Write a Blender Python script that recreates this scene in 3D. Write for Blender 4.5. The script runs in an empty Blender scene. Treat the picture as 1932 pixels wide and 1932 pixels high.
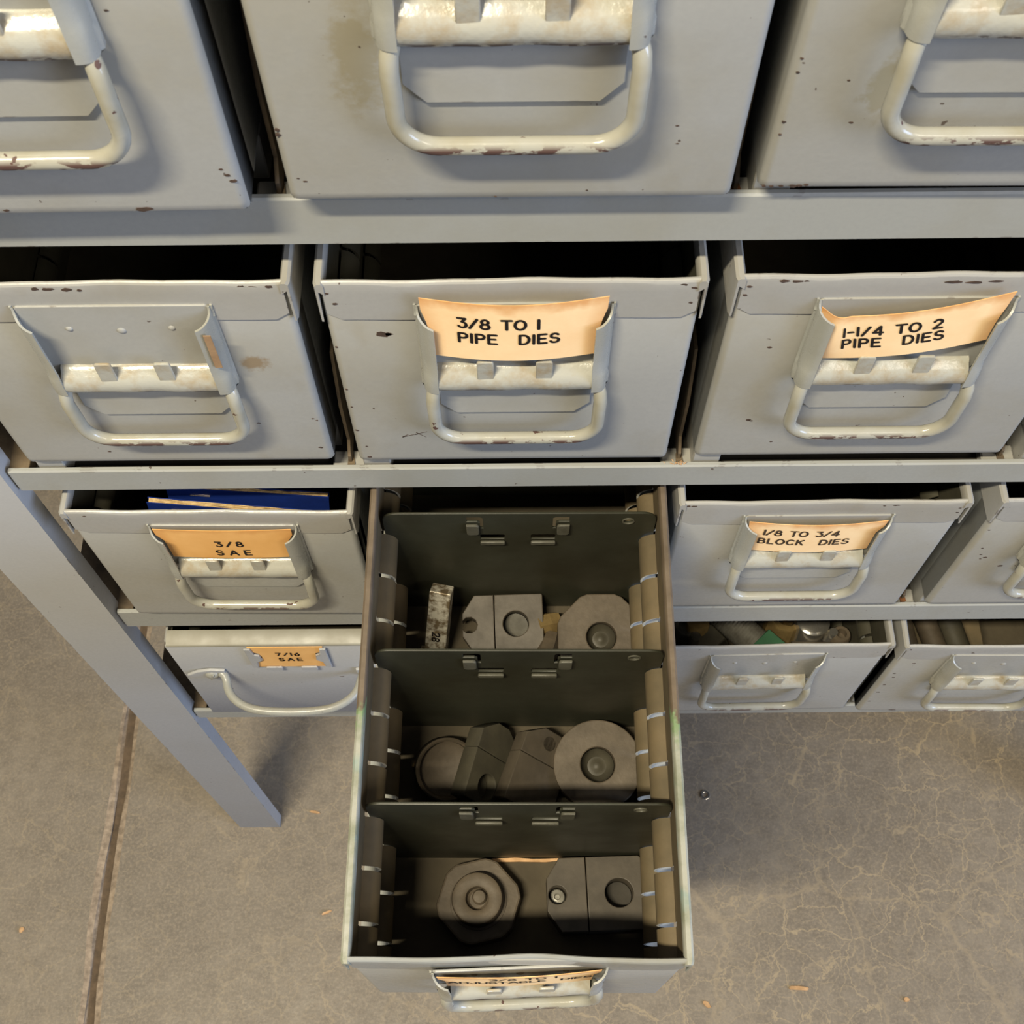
import bpy, bmesh, math, random
from mathutils import Vector, Matrix, Euler
random.seed(11)
S = bpy.context.scene
COL = S.collection
PI = math.pi
def R(d): return math.radians(d)

# ------------------------------------------------------------------ camera
cam_d = bpy.data.cameras.new('camera'); cam = bpy.data.objects.new('camera', cam_d); COL.objects.link(cam); S.camera = cam
right = Vector((0.99996067, -0.00711484, -0.00529428)); up = Vector((0.00873713, 0.89271757, 0.45053191)); fwd = Vector((-0.00152083, 0.45056045, -0.89274462))
m = Matrix((right, up, -fwd)).transposed().to_4x4(); m.translation = (0.07595264, -0.28109043, 1.26744729)
cam.matrix_world = m
cam_d.sensor_width = 36; cam_d.lens = 36 * 2300 / 1932
cam_d.clip_start = .01
cam_d.dof.use_dof = True; cam_d.dof.focus_distance = .60; cam_d.dof.aperture_fstop = 45

# ------------------------------------------------------------------ world, lamps, exposure
W = bpy.data.worlds.new('world'); S.world = W; W.use_nodes = True
bg = W.node_tree.nodes['Background']; bg.inputs[0].default_value = (.91, .93, 1.0, 1); bg.inputs[1].default_value = .15
def area(name, loc, rot, sx, sy, power, col):
    d = bpy.data.lights.new(name, 'AREA'); d.shape = 'RECTANGLE'; d.size = sx; d.size_y = sy; d.energy = power; d.color = col
    o = bpy.data.objects.new(name, d); COL.objects.link(o); o.location = loc; o.rotation_euler = rot; return o
area('ceiling_tube_light', (-.44, -.70, 2.45), (0, 0, 0), .60, .07, 57, (1.0, .89, .66))
area('far_fill_light', (1.5, -1.3, 2.45), (0, 0, 0), 1.2, .6, 22, (1.0, .90, .76))  # unseen fill lamp, added to soften the long drawer's floor shadow
wl = area('window_light', (3.4, -1.6, 1.55), (0, 0, 0), 1.8, 1.4, 100, (.50, .66, 1.0))
wl.rotation_euler = (Vector((0, 0, .75)) - wl.location).to_track_quat('-Z', 'Z').to_euler()
S.view_settings.view_transform = 'Standard'; S.view_settings.look = 'None'; S.view_settings.gamma = 1
S.view_settings.use_curve_mapping = False; S.view_settings.exposure = 0.17
S.cycles.use_denoising = True

# ------------------------------------------------------------------ materials
class NT:
    def __init__(s, name):
        s.m = bpy.data.materials.new(name); s.m.use_nodes = True; s.t = s.m.node_tree; s.b = s.t.nodes['Principled BSDF']
    def n(s, typ, **k):
        o = s.t.nodes.new(typ)
        for a, v in k.items(): setattr(o, a, v)
        return o
    def set(s, sock, v):
        if isinstance(v, bpy.types.NodeSocket): s.t.links.new(v, sock)
        elif v is not None: sock.default_value = v
    def coord(s, per_object=True):
        tc = s.n('ShaderNodeTexCoord'); v = tc.outputs['Object']
        if per_object:
            oi = s.n('ShaderNodeObjectInfo'); a = s.n('ShaderNodeVectorMath', operation='MULTIPLY_ADD')
            s.set(a.inputs[0], oi.outputs['Random']); a.inputs[1].default_value = (17, 31, 23); s.set(a.inputs[2], v); v = a.outputs[0]
        return v
    def scale(s, v, sc):
        a = s.n('ShaderNodeVectorMath', operation='MULTIPLY'); s.set(a.inputs[0], v); a.inputs[1].default_value = sc; return a.outputs[0]
    def noise(s, v, scale, detail=3, rough=.55, dist=0):
        o = s.n('ShaderNodeTexNoise'); s.set(o.inputs['Vector'], v); o.inputs['Scale'].default_value = scale
        o.inputs['Detail'].default_value = detail; o.inputs['Roughness'].default_value = rough; o.inputs['Distortion'].default_value = dist; return o.outputs['Fac']
    def ramp(s, f, a, b, lo=0., hi=1.):
        o = s.n('ShaderNodeMapRange'); s.set(o.inputs[0], f); o.inputs[1].default_value = a; o.inputs[2].default_value = b
        o.inputs[3].default_value = lo; o.inputs[4].default_value = hi; return o.outputs[0]
    def math(s, op, a, b=None):
        o = s.n('ShaderNodeMath', operation=op); s.set(o.inputs[0], a)
        if b is not None: s.set(o.inputs[1], b)
        return o.outputs[0]
    def mix(s, f, a, b):
        o = s.n('ShaderNodeMix', data_type='RGBA'); s.set(o.inputs[0], f); s.set(o.inputs[6], a if not isinstance(a, tuple) else (*a, 1)); s.set(o.inputs[7], b if not isinstance(b, tuple) else (*b, 1)); return o.outputs[2]
    def fin(s, col, rough=.5, metal=0., bump=None, bs=.2, bd=.001, spec=.5):
        s.set(s.b.inputs['Base Color'], col if not isinstance(col, tuple) else (*col, 1)); s.set(s.b.inputs['Roughness'], rough); s.set(s.b.inputs['Metallic'], metal)
        s.b.inputs['Specular IOR Level'].default_value = spec
        if bump is not None:
            bn = s.n('ShaderNodeBump'); bn.inputs['Strength'].default_value = bs; bn.inputs['Distance'].default_value = bd; s.set(bn.inputs['Height'], bump); s.set(s.b.inputs['Normal'], bn.outputs[0])
        return s.m
CHIP = (.055, .030, .020)
def edge_mask(t, rad=.0012):
    bv = t.n('ShaderNodeBevel', samples=4); bv.inputs['Radius'].default_value = rad
    g = t.n('ShaderNodeNewGeometry'); d = t.n('ShaderNodeVectorMath', operation='DOT_PRODUCT')
    t.set(d.inputs[0], bv.outputs[0]); t.set(d.inputs[1], g.outputs['Normal'])
    return t.ramp(d.outputs['Value'], .97, .86)
def paint(name, base, tan=.5, wear=.62, rough=.33, edge=True, spots=()):
    t = NT(name); v = t.coord()
    st = t.ramp(t.noise(v, 16, 4, .6), .44, .74)                        # soft grime clouds
    c = t.mix(t.math('MULTIPLY', st, tan), base, tuple(b * w for b, w in zip(base, (.80, .72, .54))))
    st2 = t.ramp(t.noise(t.scale(v, (1, 1, .6)), 34, 4, .6), .61, .72)
    c = t.mix(t.math('MULTIPLY', st2, tan * .5), c, tuple(b * w for b, w in zip(base, (.75, .66, .48))))
    fine = t.noise(v, 420, 2, .7); c = t.mix(t.ramp(fine, .3, .7, 0, .22), c, tuple(b * .80 for b in base))
    for (sx_, sz_, rx_, rz_, col_, amt_) in spots:                     # stains with a place of their own on this front
        tc = t.n('ShaderNodeTexCoord'); a = t.n('ShaderNodeVectorMath', operation='SUBTRACT'); t.set(a.inputs[0], tc.outputs['Object']); a.inputs[1].default_value = (sx_, 0, sz_)
        b = t.scale(a.outputs[0], (1 / rx_, 0, 1 / rz_)); L = t.n('ShaderNodeVectorMath', operation='LENGTH'); t.set(L.inputs[0], b)
        d = t.math('ADD', L.outputs['Value'], t.ramp(t.noise(v, 130, 4, .7), .3, .7, -.45, .45))
        c = t.mix(t.ramp(d, 1.05, .55, 0, amt_), c, col_)
    if edge:
        e = edge_mask(t); nz = t.noise(v, 95, 3, .6, .4)
        k = t.math('MULTIPLY', e, t.ramp(nz, wear, wear + .03)); c = t.mix(k, c, CHIP)
    sp = t.ramp(t.noise(v, 260, 2, .5), .76, .775); c = t.mix(t.math('MULTIPLY', sp, .8), c, CHIP)
    op = t.noise(v, 600, 2, .5)
    return t.fin(c, t.ramp(fine, .3, .7, rough - .05, rough + .12), 0, op, .06, .0006)
GR = (.330, .330, .312)
M = {}
M['face'] = paint('grey_enamel', GR)
M['face_m1'] = paint('grey_enamel_stained_middle', GR, spots=[(-.043, .060, .008, .022, (.26, .235, .165), .8)])
M['face_r1'] = paint('grey_enamel_stained_right', GR, spots=[(-.043, .046, .006, .014, (.25, .23, .16), .8), (-.036, .062, .005, .012, (.25, .23, .16), .6)])
M['face_l2'] = paint('grey_enamel_stained_left', GR, spots=[(.0505, .082, .0065, .0055, (.21, .15, .085), .85)])
M['band'] = paint('grey_enamel_rim', (.330, .325, .305), wear=.60)
M['side'] = paint('grey_enamel_side', (.27, .28, .275), tan=.8, wear=.66)
M['hardware'] = paint('cream_grey_enamel', (.325, .33, .305), tan=.7, rough=.28, edge=False)
M['frame'] = paint('grey_frame_enamel', (.315, .320, .300), tan=.45, wear=.60, rough=.42)
M['leg'] = paint('blue_grey_enamel', (.395, .400, .405), tan=.15, wear=.60, rough=.5)
# rod of the pull: rust worn through at the bottom of the bar
def rod_mat():
    t = NT('rod_enamel'); v = t.coord(); tc = t.n('ShaderNodeTexCoord'); sx = t.n('ShaderNodeSeparateXYZ'); t.set(sx.inputs[0], tc.outputs['Object'])
    low = t.ramp(sx.outputs[2], .0364, .0348); nz = t.noise(t.scale(v, (1, 2.2, 2.2)), 120, 4, .6)
    k = t.math('MULTIPLY', low, t.ramp(nz, .485, .51)); nz2 = t.noise(v, 170, 3, .5); k2 = t.math('MAXIMUM', k, t.ramp(nz2, .70, .72))
    c = t.mix(t.ramp(t.noise(v, 60, 3), .4, .75), (.345, .340, .295), (.30, .28, .21)); c = t.mix(k2, c, (.085, .045, .035))
    return t.fin(c, t.math('ADD', t.math('MULTIPLY', k2, .5), .20), 0, t.noise(v, 300, 2), .12, .0006)
M['rod'] = rod_mat()
def barrel_mat():
    t = NT('barrel_enamel'); v = t.coord(); tc = t.n('ShaderNodeTexCoord'); sx = t.n('ShaderNodeSeparateXYZ'); t.set(sx.inputs[0], tc.outputs['Object'])
    low = t.ramp(sx.outputs[2], .0752, .0732); nz = t.noise(t.scale(v, (1, 2, 2)), 110, 4, .6)
    k = t.math('MULTIPLY', low, t.ramp(nz, .50, .52))
    tn = t.ramp(t.noise(v, 90, 4, .65), .45, .70); c = t.mix(tn, (.36, .355, .31), (.30, .245, .160)); c = t.mix(k, c, (.075, .045, .035))
    return t.fin(c, t.math('ADD', t.math('MULTIPLY', k, .5), .22), 0, t.noise(v, 350, 3), .22, .0008)
M['barrel'] = barrel_mat()
def simple(name, a, b, sc=60, rough=.6, metal=0., bs=.2, spec=.4, lo=.35, hi=.65, det=4):
    t = NT(name); v = t.coord(); n = t.noise(v, sc, det, .6); c = t.mix(t.ramp(n, lo, hi), a, b)
    return t.fin(c, t.ramp(n, .3, .7, rough - .06, rough + .08), metal, t.noise(v, sc * 6, 3), bs, .0008, spec)
M['lip'] = simple('cream_grey_lip', (.275, .265, .22), (.23, .215, .165), 40, .42, bs=.05)
M['thread'] = simple('grey_thread_steel', (.26, .25, .215), (.16, .15, .125), 150, .45, .3)
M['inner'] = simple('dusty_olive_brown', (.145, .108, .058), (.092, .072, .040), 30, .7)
M['inner_shade'] = simple('shaded_dark_olive', (.062, .056, .036), (.040, .037, .024), 30, .65)  # darker copy of the drawer lining, shade of the closed drawers painted in
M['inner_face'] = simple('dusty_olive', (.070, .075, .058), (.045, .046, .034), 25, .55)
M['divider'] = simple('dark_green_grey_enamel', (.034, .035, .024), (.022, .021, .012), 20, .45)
M['divider_edge'] = simple('worn_divider_lug', (.085, .082, .062), (.055, .052, .036), 80, .5)
M['steel'] = simple('dark_tool_steel', (.058, .052, .035), (.038, .034, .023), 70, .55, 0, .08)
M['steel_brown'] = simple('brown_tool_steel', (.098, .076, .051), (.064, .050, .033), 60, .6, .0)
M['steel_grey'] = simple('blued_tool_steel', (.074, .061, .044), (.050, .041, .029), 70, .5, .0, .06)
M['bright'] = simple('scraped_bright_steel', (.62, .58, .48), (.16, .12, .07), 190, .38, .45, .3, lo=.42, hi=.60)
M['nickel'] = simple('polished_nickel', (.75, .72, .66), (.6, .57, .5), 50, .16, .9, .05)
M['brass'] = simple('tarnished_brass', (.34, .24, .10), (.20, .14, .06), 70, .45, .5)
M['green'] = simple('green_painted_steel', (.06, .17, .09), (.05, .13, .075), 60, .5)
M['rust'] = simple('orange_rust', (.22, .085, .030), (.12, .06, .03), 200, .85)
M['grime'] = simple('rusty_brown_grime', (.17, .125, .075), (.075, .055, .038), 60, .75)
M['dark'] = simple('shaded_interior_metal', (.035, .030, .022), (.02, .018, .014), 40, .8)  # recess shade put into the colour, near black
M['chip'] = simple('bare_primer_chip', (.075, .045, .032), (.045, .03, .022), 300, .75)
M['black'] = simple('black_ink', (.012, .010, .010), (.018, .014, .012), 300, .6, spec=.2)
M['ink_brown'] = simple('faded_black_ink', (.045, .030, .020), (.06, .04, .025), 300, .6, spec=.2)
M['wood'] = simple('pale_wood_splinter', (.55, .34, .17), (.42, .25, .12), 200, .8)
M['slitlip'] = simple('daylit_slit_edge', (.5, .5, .46), (.4, .38, .32), 200, .5)  # pale colour paints in daylight caught on the slit edges
def card_mat(name, a, b, edge):
    t = NT(name); v = t.coord(); c = t.mix(t.ramp(t.noise(v, 50, 4, .6), .35, .7), a, b)
    tc = t.n('ShaderNodeTexCoord'); sx = t.n('ShaderNodeSeparateXYZ'); t.set(sx.inputs[0], tc.outputs['UV'])
    w = t.n('ShaderNodeMath', operation='ADD'); t.set(w.inputs[0], sx.outputs[1]); t.set(w.inputs[1], t.ramp(t.noise(v, 90, 3), .3, .7, -.08, .08))
    c = t.mix(t.ramp(w.outputs[0], .84, 1.02, 0, .75), c, edge)
    x = t.math('ABSOLUTE', t.math('SUBTRACT', sx.outputs[0], .5)); c = t.mix(t.ramp(x, .40, .52, 0, .6), c, edge)
    t.b.inputs['Sheen Weight'].default_value = 0
    return t.fin(c, .8, 0, t.noise(v, 900, 2), .1, .0004, .2)
M['card'] = card_mat('aged_card', (.93, .68, .39), (.88, .60, .32), (.62, .27, .07))
M['card_dark'] = card_mat('tanned_card', (.82, .47, .17), (.74, .40, .13), (.60, .28, .08))
M['scrap'] = simple('brown_card_scrap', (.34, .22, .12), (.26, .16, .085), 80, .8)
M['blue'] = simple('dark_blue_cover', (.010, .030, .20), (.008, .022, .14), 40, .35)
M['pages'] = simple('yellowed_pages', (.62, .46, .24), (.40, .27, .12), 300, .85)
M['staple'] = simple('steel_staple', (.7, .6, .5), (.6, .5, .4), 50, .3, .8)
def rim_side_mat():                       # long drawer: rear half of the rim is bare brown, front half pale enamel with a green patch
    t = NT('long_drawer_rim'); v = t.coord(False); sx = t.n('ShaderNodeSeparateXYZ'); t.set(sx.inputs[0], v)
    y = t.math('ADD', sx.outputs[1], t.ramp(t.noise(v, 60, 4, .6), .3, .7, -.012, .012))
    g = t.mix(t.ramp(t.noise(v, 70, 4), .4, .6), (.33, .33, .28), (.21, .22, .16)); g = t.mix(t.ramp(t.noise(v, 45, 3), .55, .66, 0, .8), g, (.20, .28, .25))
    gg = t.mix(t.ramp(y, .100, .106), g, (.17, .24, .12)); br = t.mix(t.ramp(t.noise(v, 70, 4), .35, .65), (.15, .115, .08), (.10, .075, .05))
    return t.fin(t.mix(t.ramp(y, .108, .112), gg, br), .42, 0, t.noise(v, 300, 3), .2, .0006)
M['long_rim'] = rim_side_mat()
def slate_mat():
    t = NT('drawer_floor_dust'); v = t.coord(False)
    return t.fin(t.mix(t.ramp(t.noise(v, 25, 5, .6), .35, .65), (.085, .070, .046), (.055, .045, .030)), .8, 0, t.noise(v, 200, 3), .3, .0008, .2)
M['dust'] = slate_mat()
def floor_mat():
    t = NT('crazed_concrete'); tc = t.n('ShaderNodeTexCoord'); v = tc.outputs['Object']
    n1 = t.n('ShaderNodeTexNoise'); t.set(n1.inputs['Vector'], v); n1.inputs['Scale'].default_value = 22; n1.inputs['Detail'].default_value = 7; n1.inputs['Roughness'].default_value = .62
    wv = t.n('ShaderNodeVectorMath', operation='MULTIPLY_ADD'); t.set(wv.inputs[0], n1.outputs['Color']); wv.inputs[1].default_value = (.05, .05, 0); t.set(wv.inputs[2], v)
    base = t.mix(t.ramp(t.noise(v, 5, 5, .65), .35, .68), (.170, .143, .110), (.245, .208, .158))
    base = t.mix(t.ramp(t.noise(v, 55, 5, .7), .38, .66, 0, .55), base, (.125, .104, .080))
    base = t.mix(t.ramp(t.noise(v, 330, 3, .7), .46, .68, 0, .6), base, (.30, .245, .18))
    sxx = t.n('ShaderNodeSeparateXYZ'); t.set(sxx.inputs[0], v)
    rgt = t.ramp(sxx.outputs[0], -.25, .30, .42, 1.0)
    def veins(scale, w, seed, amt, thr):
        o = t.n('ShaderNodeTexVoronoi', feature='DISTANCE_TO_EDGE'); a = t.n('ShaderNodeVectorMath', operation='ADD'); t.set(a.inputs[0], wv.outputs[0]); a.inputs[1].default_value = (seed, seed * 2, 0)
        t.set(o.inputs['Vector'], a.outputs[0]); o.inputs['Scale'].default_value = scale; o.inputs['Randomness'].default_value = 1
        k = t.ramp(o.outputs['Distance'], w, w * .25); mk = t.ramp(t.noise(a.outputs[0], scale * .28, 3, .6), thr, thr + .12)
        return t.math('MULTIPLY', t.math('MULTIPLY', k, mk), amt)
    k = t.math('MAXIMUM', t.math('MULTIPLY', veins(24, .017, 0, .80, .40), rgt), t.math('MULTIPLY', veins(50, .026, 3.3, .60, .40), rgt))
    k = t.math('MAXIMUM', k, t.math('MULTIPLY', veins(105, .05, 1.7, .24, .46), rgt))
    k = t.math('MAXIMUM', k, veins(6, .016, 7.7, .35, .47))
    c = t.mix(k, base, (.36, .285, .18))
    k3 = t.ramp(t.noise(v, 150, 4, .75), .70, .76, 0, .45); c = t.mix(k3, c, (.42, .33, .23))
    return t.fin(c, t.ramp(t.noise(v, 60, 3), .3, .7, .42, .62), 0, t.noise(v, 240, 4), .25, .001, .45)
M['floor'] = floor_mat()
M['groove'] = simple('sawn_joint_dirt', (.135, .095, .062), (.09, .066, .046), 120, .85)
M['groove_lip'] = simple('sawn_joint_lip', (.36, .28, .20), (.20, .155, .11), 160, .75)

# ------------------------------------------------------------------ mesh helpers
def link(name, me, mats, parent=None, kind=None):
    o = bpy.data.objects.new(name, me); COL.objects.link(o)
    if mats:
        if not isinstance(mats, (list, tuple)): mats = [mats]
        if len(me.materials) == 0:
            for x in mats: me.materials.append(x)
    if parent: o.parent = parent
    if kind: o['kind'] = kind
    return o
def thing(name, label, cat, loc=(0, 0, 0), rot=(0, 0, 0), group=None):
    o = bpy.data.objects.new(name, None); o.empty_display_size = .02; COL.objects.link(o); o.location = loc; o.rotation_euler = rot
    o['label'] = label; o['category'] = cat
    if group: o['group'] = group
    return o
def tag(o, label, cat, group=None, kind=None):
    o['label'] = label; o['category'] = cat
    if group: o['group'] = group
    if kind: o['kind'] = kind
    return o
def mesh(bm, name='m', smooth=None):
    bmesh.ops.recalc_face_normals(bm, faces=bm.faces)
    me = bpy.data.meshes.new(name); bm.to_mesh(me); bm.free()
    if smooth is not None:
        for p in me.polygons: p.use_smooth = True
        me.set_sharp_from_angle(angle=R(smooth))
    return me
def box(bm, x0, x1, y0, y1, z0, z1, bev=0, seg=1, mi=0):
    r = bmesh.ops.create_cube(bm, size=1)
    vs = r['verts']
    for v in vs: v.co = Vector(((x0 + x1) / 2 + v.co.x * (x1 - x0), (y0 + y1) / 2 + v.co.y * (y1 - y0), (z0 + z1) / 2 + v.co.z * (z1 - z0)))
    fs = list({f for v in vs for f in v.link_faces})
    for f in fs: f.material_index = mi
    if bev:
        es = list({e for f in fs for e in f.edges})
        r2 = bmesh.ops.bevel(bm, geom=es, offset=bev, segments=seg, affect='EDGES', profile=.5)
        for f in r2['faces']: f.material_index = mi
def tube(bm, pts, r, n=12, caps=True):
    pts = [Vector(p) for p in pts]; rings = []
    prev = None
    for i, p in enumerate(pts):
        d = (pts[min(i + 1, len(pts) - 1)] - pts[max(i - 1, 0)]).normalized()
        if prev is None:
            a = Vector((0, 0, 1)) if abs(d.z) < .9 else Vector((0, 1, 0)); u = d.cross(a).normalized()
        else: u = (prev - d * prev.dot(d)).normalized()
        prev = u; w = d.cross(u); rr = r[i] if isinstance(r, (list, tuple)) else r
        rings.append([bm.verts.new(p + (u * math.cos(2 * PI * k / n) + w * math.sin(2 * PI * k / n)) * rr) for k in range(n)])
    for a, b in zip(rings, rings[1:]):
        for k in range(n): bm.faces.new((a[k], a[(k + 1) % n], b[(k + 1) % n], b[k]))
    if caps: bm.faces.new(rings[0][::-1]); bm.faces.new(rings[-1])
def lathe(bm, prof, n=40, c=(0, 0, 0)):
    rings = []
    for r, z in prof:
        if r < 1e-6: rings.append([bm.verts.new((c[0], c[1], c[2] + z))])
        else: rings.append([bm.verts.new((c[0] + r * math.cos(2 * PI * k / n), c[1] + r * math.sin(2 * PI * k / n), c[2] + z)) for k in range(n)])
    for a, b in zip(rings, rings[1:]):
        for k in range(n):
            k2 = (k + 1) % n
            if len(a) == 1 and len(b) == 1: continue
            if len(a) == 1: bm.faces.new((a[0], b[k], b[k2]))
            elif len(b) == 1: bm.faces.new((a[k], a[k2], b[0]))
            else: bm.faces.new((a[k], a[k2], b[k2], b[k]))
def plate(loops, depth, bev=.0004, name='plate', res=1):
    """extruded outline(s) in the XY plane with holes, centred on z=0; returns mesh"""
    cu = bpy.data.curves.new(name, 'CURVE'); cu.dimensions = '2D'; cu.fill_mode = 'BOTH'
    cu.extrude = max(depth / 2 - bev, .00001); cu.bevel_depth = bev; cu.bevel_resolution = res; cu.offset = -bev
    for lp in loops:
        sp = cu.splines.new('POLY'); sp.points.add(len(lp) - 1); sp.use_cyclic_u = True
        for p, q in zip(sp.points, lp): p.co = (q[0], q[1], 0, 1)
    ob = bpy.data.objects.new(name, cu); COL.objects.link(ob)
    dg = bpy.context.evaluated_depsgraph_get(); me = bpy.data.meshes.new_from_object(ob.evaluated_get(dg))
    bpy.data.objects.remove(ob); bpy.data.curves.remove(cu)
    me.materials.clear()
    for p in me.polygons: p.use_smooth = True
    me.set_sharp_from_angle(angle=R(32))
    return me
def xz(me):                                # plate built in XY stood up into XZ, thickness along y
    me.transform(Matrix.Rotation(R(90), 4, 'X')); me.update(); return me
def circ(cx, cy, r, n=28, a0=0, a1=360): 
    full = abs(a1 - a0) >= 360
    return [(cx + r * math.cos(R(a0 + (a1 - a0) * k / (n if full else n - 1))), cy + r * math.sin(R(a0 + (a1 - a0) * k / (n if full else n - 1)))) for k in range(n)]
def rrect(x0, x1, y0, y1, r, n=5, corners=(1, 1, 1, 1)):
    out = []
    for (cx, cy, a, on) in ((x1 - r, y1 - r, 0, corners[0]), (x0 + r, y1 - r, 90, corners[1]), (x0 + r, y0 + r, 180, corners[2]), (x1 - r, y0 + r, 270, corners[3])):
        if on: out += circ(cx, cy, r, n, a, a + 90)
        else: out.append((x1 if a in (0, 270) else x0, y1 if a in (0, 90) else y0))
    return out
def bm_of(me):
    bm = bmesh.new(); bm.from_mesh(me); return bm

# ------------------------------------------------------------------ stroke lettering (round drafting letters)
def arc(cx, cy, rx, ry, a0, a1, n=10): return [(cx + rx * math.cos(R(a0 + (a1 - a0) * k / n)), cy + ry * math.sin(R(a0 + (a1 - a0) * k / n))) for k in range(n + 1)]
GL = {
 '1': (.12, [[(.06, 0), (.06, 1)]]), 'I': (.12, [[(.06, 0), (.06, 1)]]),
 '3': (.80, [[(.05, 1), (.72, 1), (.40, .62)] + arc(.42, .31, .36, .31, 80, -150, 12)]),
 '/': (.72, [[(.0, -.02), (.70, 1.0)]]),
 '8': (.82, [arc(.41, .75, .30, .25, 0, 360, 16), arc(.41, .25, .38, .26, 0, 360, 16)]),
 '4': (.86, [[(.62, 0), (.62, 1), (.0, .28), (.84, .28)]]), '2': (.82, [arc(.40, .72, .36, .28, 165, -25, 10) + [(.04, 0), (.80, 0)]]),
 '7': (.78, [[(.02, 1), (.76, 1), (.24, 0)]]), '6': (.80, [[(.62, 1.0), (.16, .52)] + arc(.40, .30, .36, .30, 140, 500, 18)]),
 '-': (.55, [[(.04, .45), (.50, .45)]]), 'T': (.90, [[(.0, 1), (.90, 1)], [(.45, 0), (.45, 1)]]),
 'O': (1.0, [arc(.5, .5, .48, .5, 0, 360, 22)]), 'P': (.82, [[(.06, 0), (.06, 1), (.48, 1)] + arc(.48, .74, .30, .26, 90, -90, 8) + [(.06, .48)]]),
 'E': (.80, [[(.78, 0), (.06, 0), (.06, 1), (.76, 1)], [(.06, .52), (.66, .52)]]),
 'D': (.95, [[(.06, 0), (.06, 1), (.42, 1)] + arc(.42, .5, .48, .5, 90, -90, 12) + [(.06, 0)]]),
 'S': (.84, [arc(.42, .755, .34, .245, 25, 270, 12) + arc(.42, .255, .38, .255, 90, -160, 12)]),
 'B': (.86, [[(.06, 0), (.06, 1), (.46, 1)] + arc(.46, .76, .27, .24, 90, -90, 8) + [(.06, .52)], [(.46, .52)] + arc(.48, .26, .34, .26, 90, -90, 8) + [(.06, 0)]]),
 'L': (.74, [[(.06, 1), (.06, 0), (.72, 0)]]), 'C': (.92, [arc(.5, .5, .46, .5, 42, 318, 16)]),
 'K': (.86, [[(.06, 0), (.06, 1)], [(.80, 1), (.06, .40)], [(.32, .60), (.84, 0)]]),
 'A': (1.0, [[(.0, 0), (.5, 1), (1.0, 0)], [(.18, .34), (.82, .34)]]),
 'J': (.70, [[(.62, 1), (.62, .28)] + arc(.33, .28, .29, .28, 0, -180, 8)]), 'U': (.90, [[(.06, 1), (.06, .36)] + arc(.45, .36, .39, .36, 180, 360, 10) + [(.84, 1)]]),
 ' ': (.55, [])}
def text_width(s, gap, aspect): return sum(GL[c][0] * aspect + gap for c in s) - gap
def lettering(lines, fn, wt=.105):
    """lines: (text, x0, baseline, height, total width); fn maps card (u,v) to a point"""
    bm = bmesh.new()
    def flat(pts): return bm.faces.new([bm.verts.new(fn(*p)) for p in pts])
    for s, x0, yb, h, tw in lines:
        asp = .73; gp = (tw / h - text_width(s, 0, asp)) / max(1, len(s) - 1)
        x = x0
        for c in s:
            w, st = GL[c]
            for pl in st:
                q = [(x + a * h * asp, yb + b * h) for a, b in pl]; hw = wt * h
                dense = []
                for a, b in zip(q, q[1:]):
                    k = max(1, int(math.hypot(b[0] - a[0], b[1] - a[1]) / (.4 * h)))
                    dense += [(a[0] + (b[0] - a[0]) * i / k, a[1] + (b[1] - a[1]) * i / k) for i in range(k)]
                dense.append(q[-1])
                for a, b in zip(dense, dense[1:]):
                    dx, dy = b[0] - a[0], b[1] - a[1]; L = math.hypot(dx, dy)
                    if L < 1e-9: continue
                    nx, ny = -dy / L * hw, dx / L * hw
                    flat([(a[0] + nx, a[1] + ny), (a[0] - nx, a[1] - ny), (b[0] - nx, b[1] - ny), (b[0] + nx, b[1] + ny)])
                for a in dense: flat([(a[0] + hw * math.cos(k * PI / 4), a[1] + hw * math.sin(k * PI / 4)) for k in range(8)])
            x += (w * asp + gp) * h
    return mesh(bm, 'lettering')

# ------------------------------------------------------------------ floor
def build_floor():
    bm = bmesh.new(); gx = -.338
    rows = 90; y0, y1 = -2.2, 2.4
    rnd = random.Random(5)
    prof = [(-2.6, 0, 0), (gx - .0105, 0, 1), (gx - .0052, -.0012, 1), (gx - .0040, -.005, 2), (gx + .0040, -.005, 2), (gx + .0052, -.0012, 1), (gx + .0100, 0, 1), (2.8, 0, 0)]
    grid = []
    for j in range(rows + 1):
        y = y0 + (y1 - y0) * j / rows; row = []
        wob = .0012 * math.sin(y * 21) + .0010 * rnd.uniform(-1, 1)
        for i, (x, z, k) in enumerate(prof):
            jx = 0 if i in (0, len(prof) - 1) else wob + (.0020 * rnd.uniform(-1, 1) if k == 1 else 0)
            row.append(bm.verts.new((x + jx, y, z)))
        grid.append(row)
    mi = [0, 2, 2, 1, 2, 2, 0]
    for a, b in zip(grid, grid[1:]):
        for i in range(len(prof) - 1):
            f = bm.faces.new((a[i], a[i + 1], b[i + 1], b[i])); f.material_index = mi[i]
    me = mesh(bm, 'floor')
    for x in (M['floor'], M['groove'], M['groove_lip']): me.materials.append(x)
    o = link('floor', me, None); o['kind'] = 'structure'; o['label'] = 'worn brown-grey concrete floor crazed with pale veins and a sawn joint'
build_floor()

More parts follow.
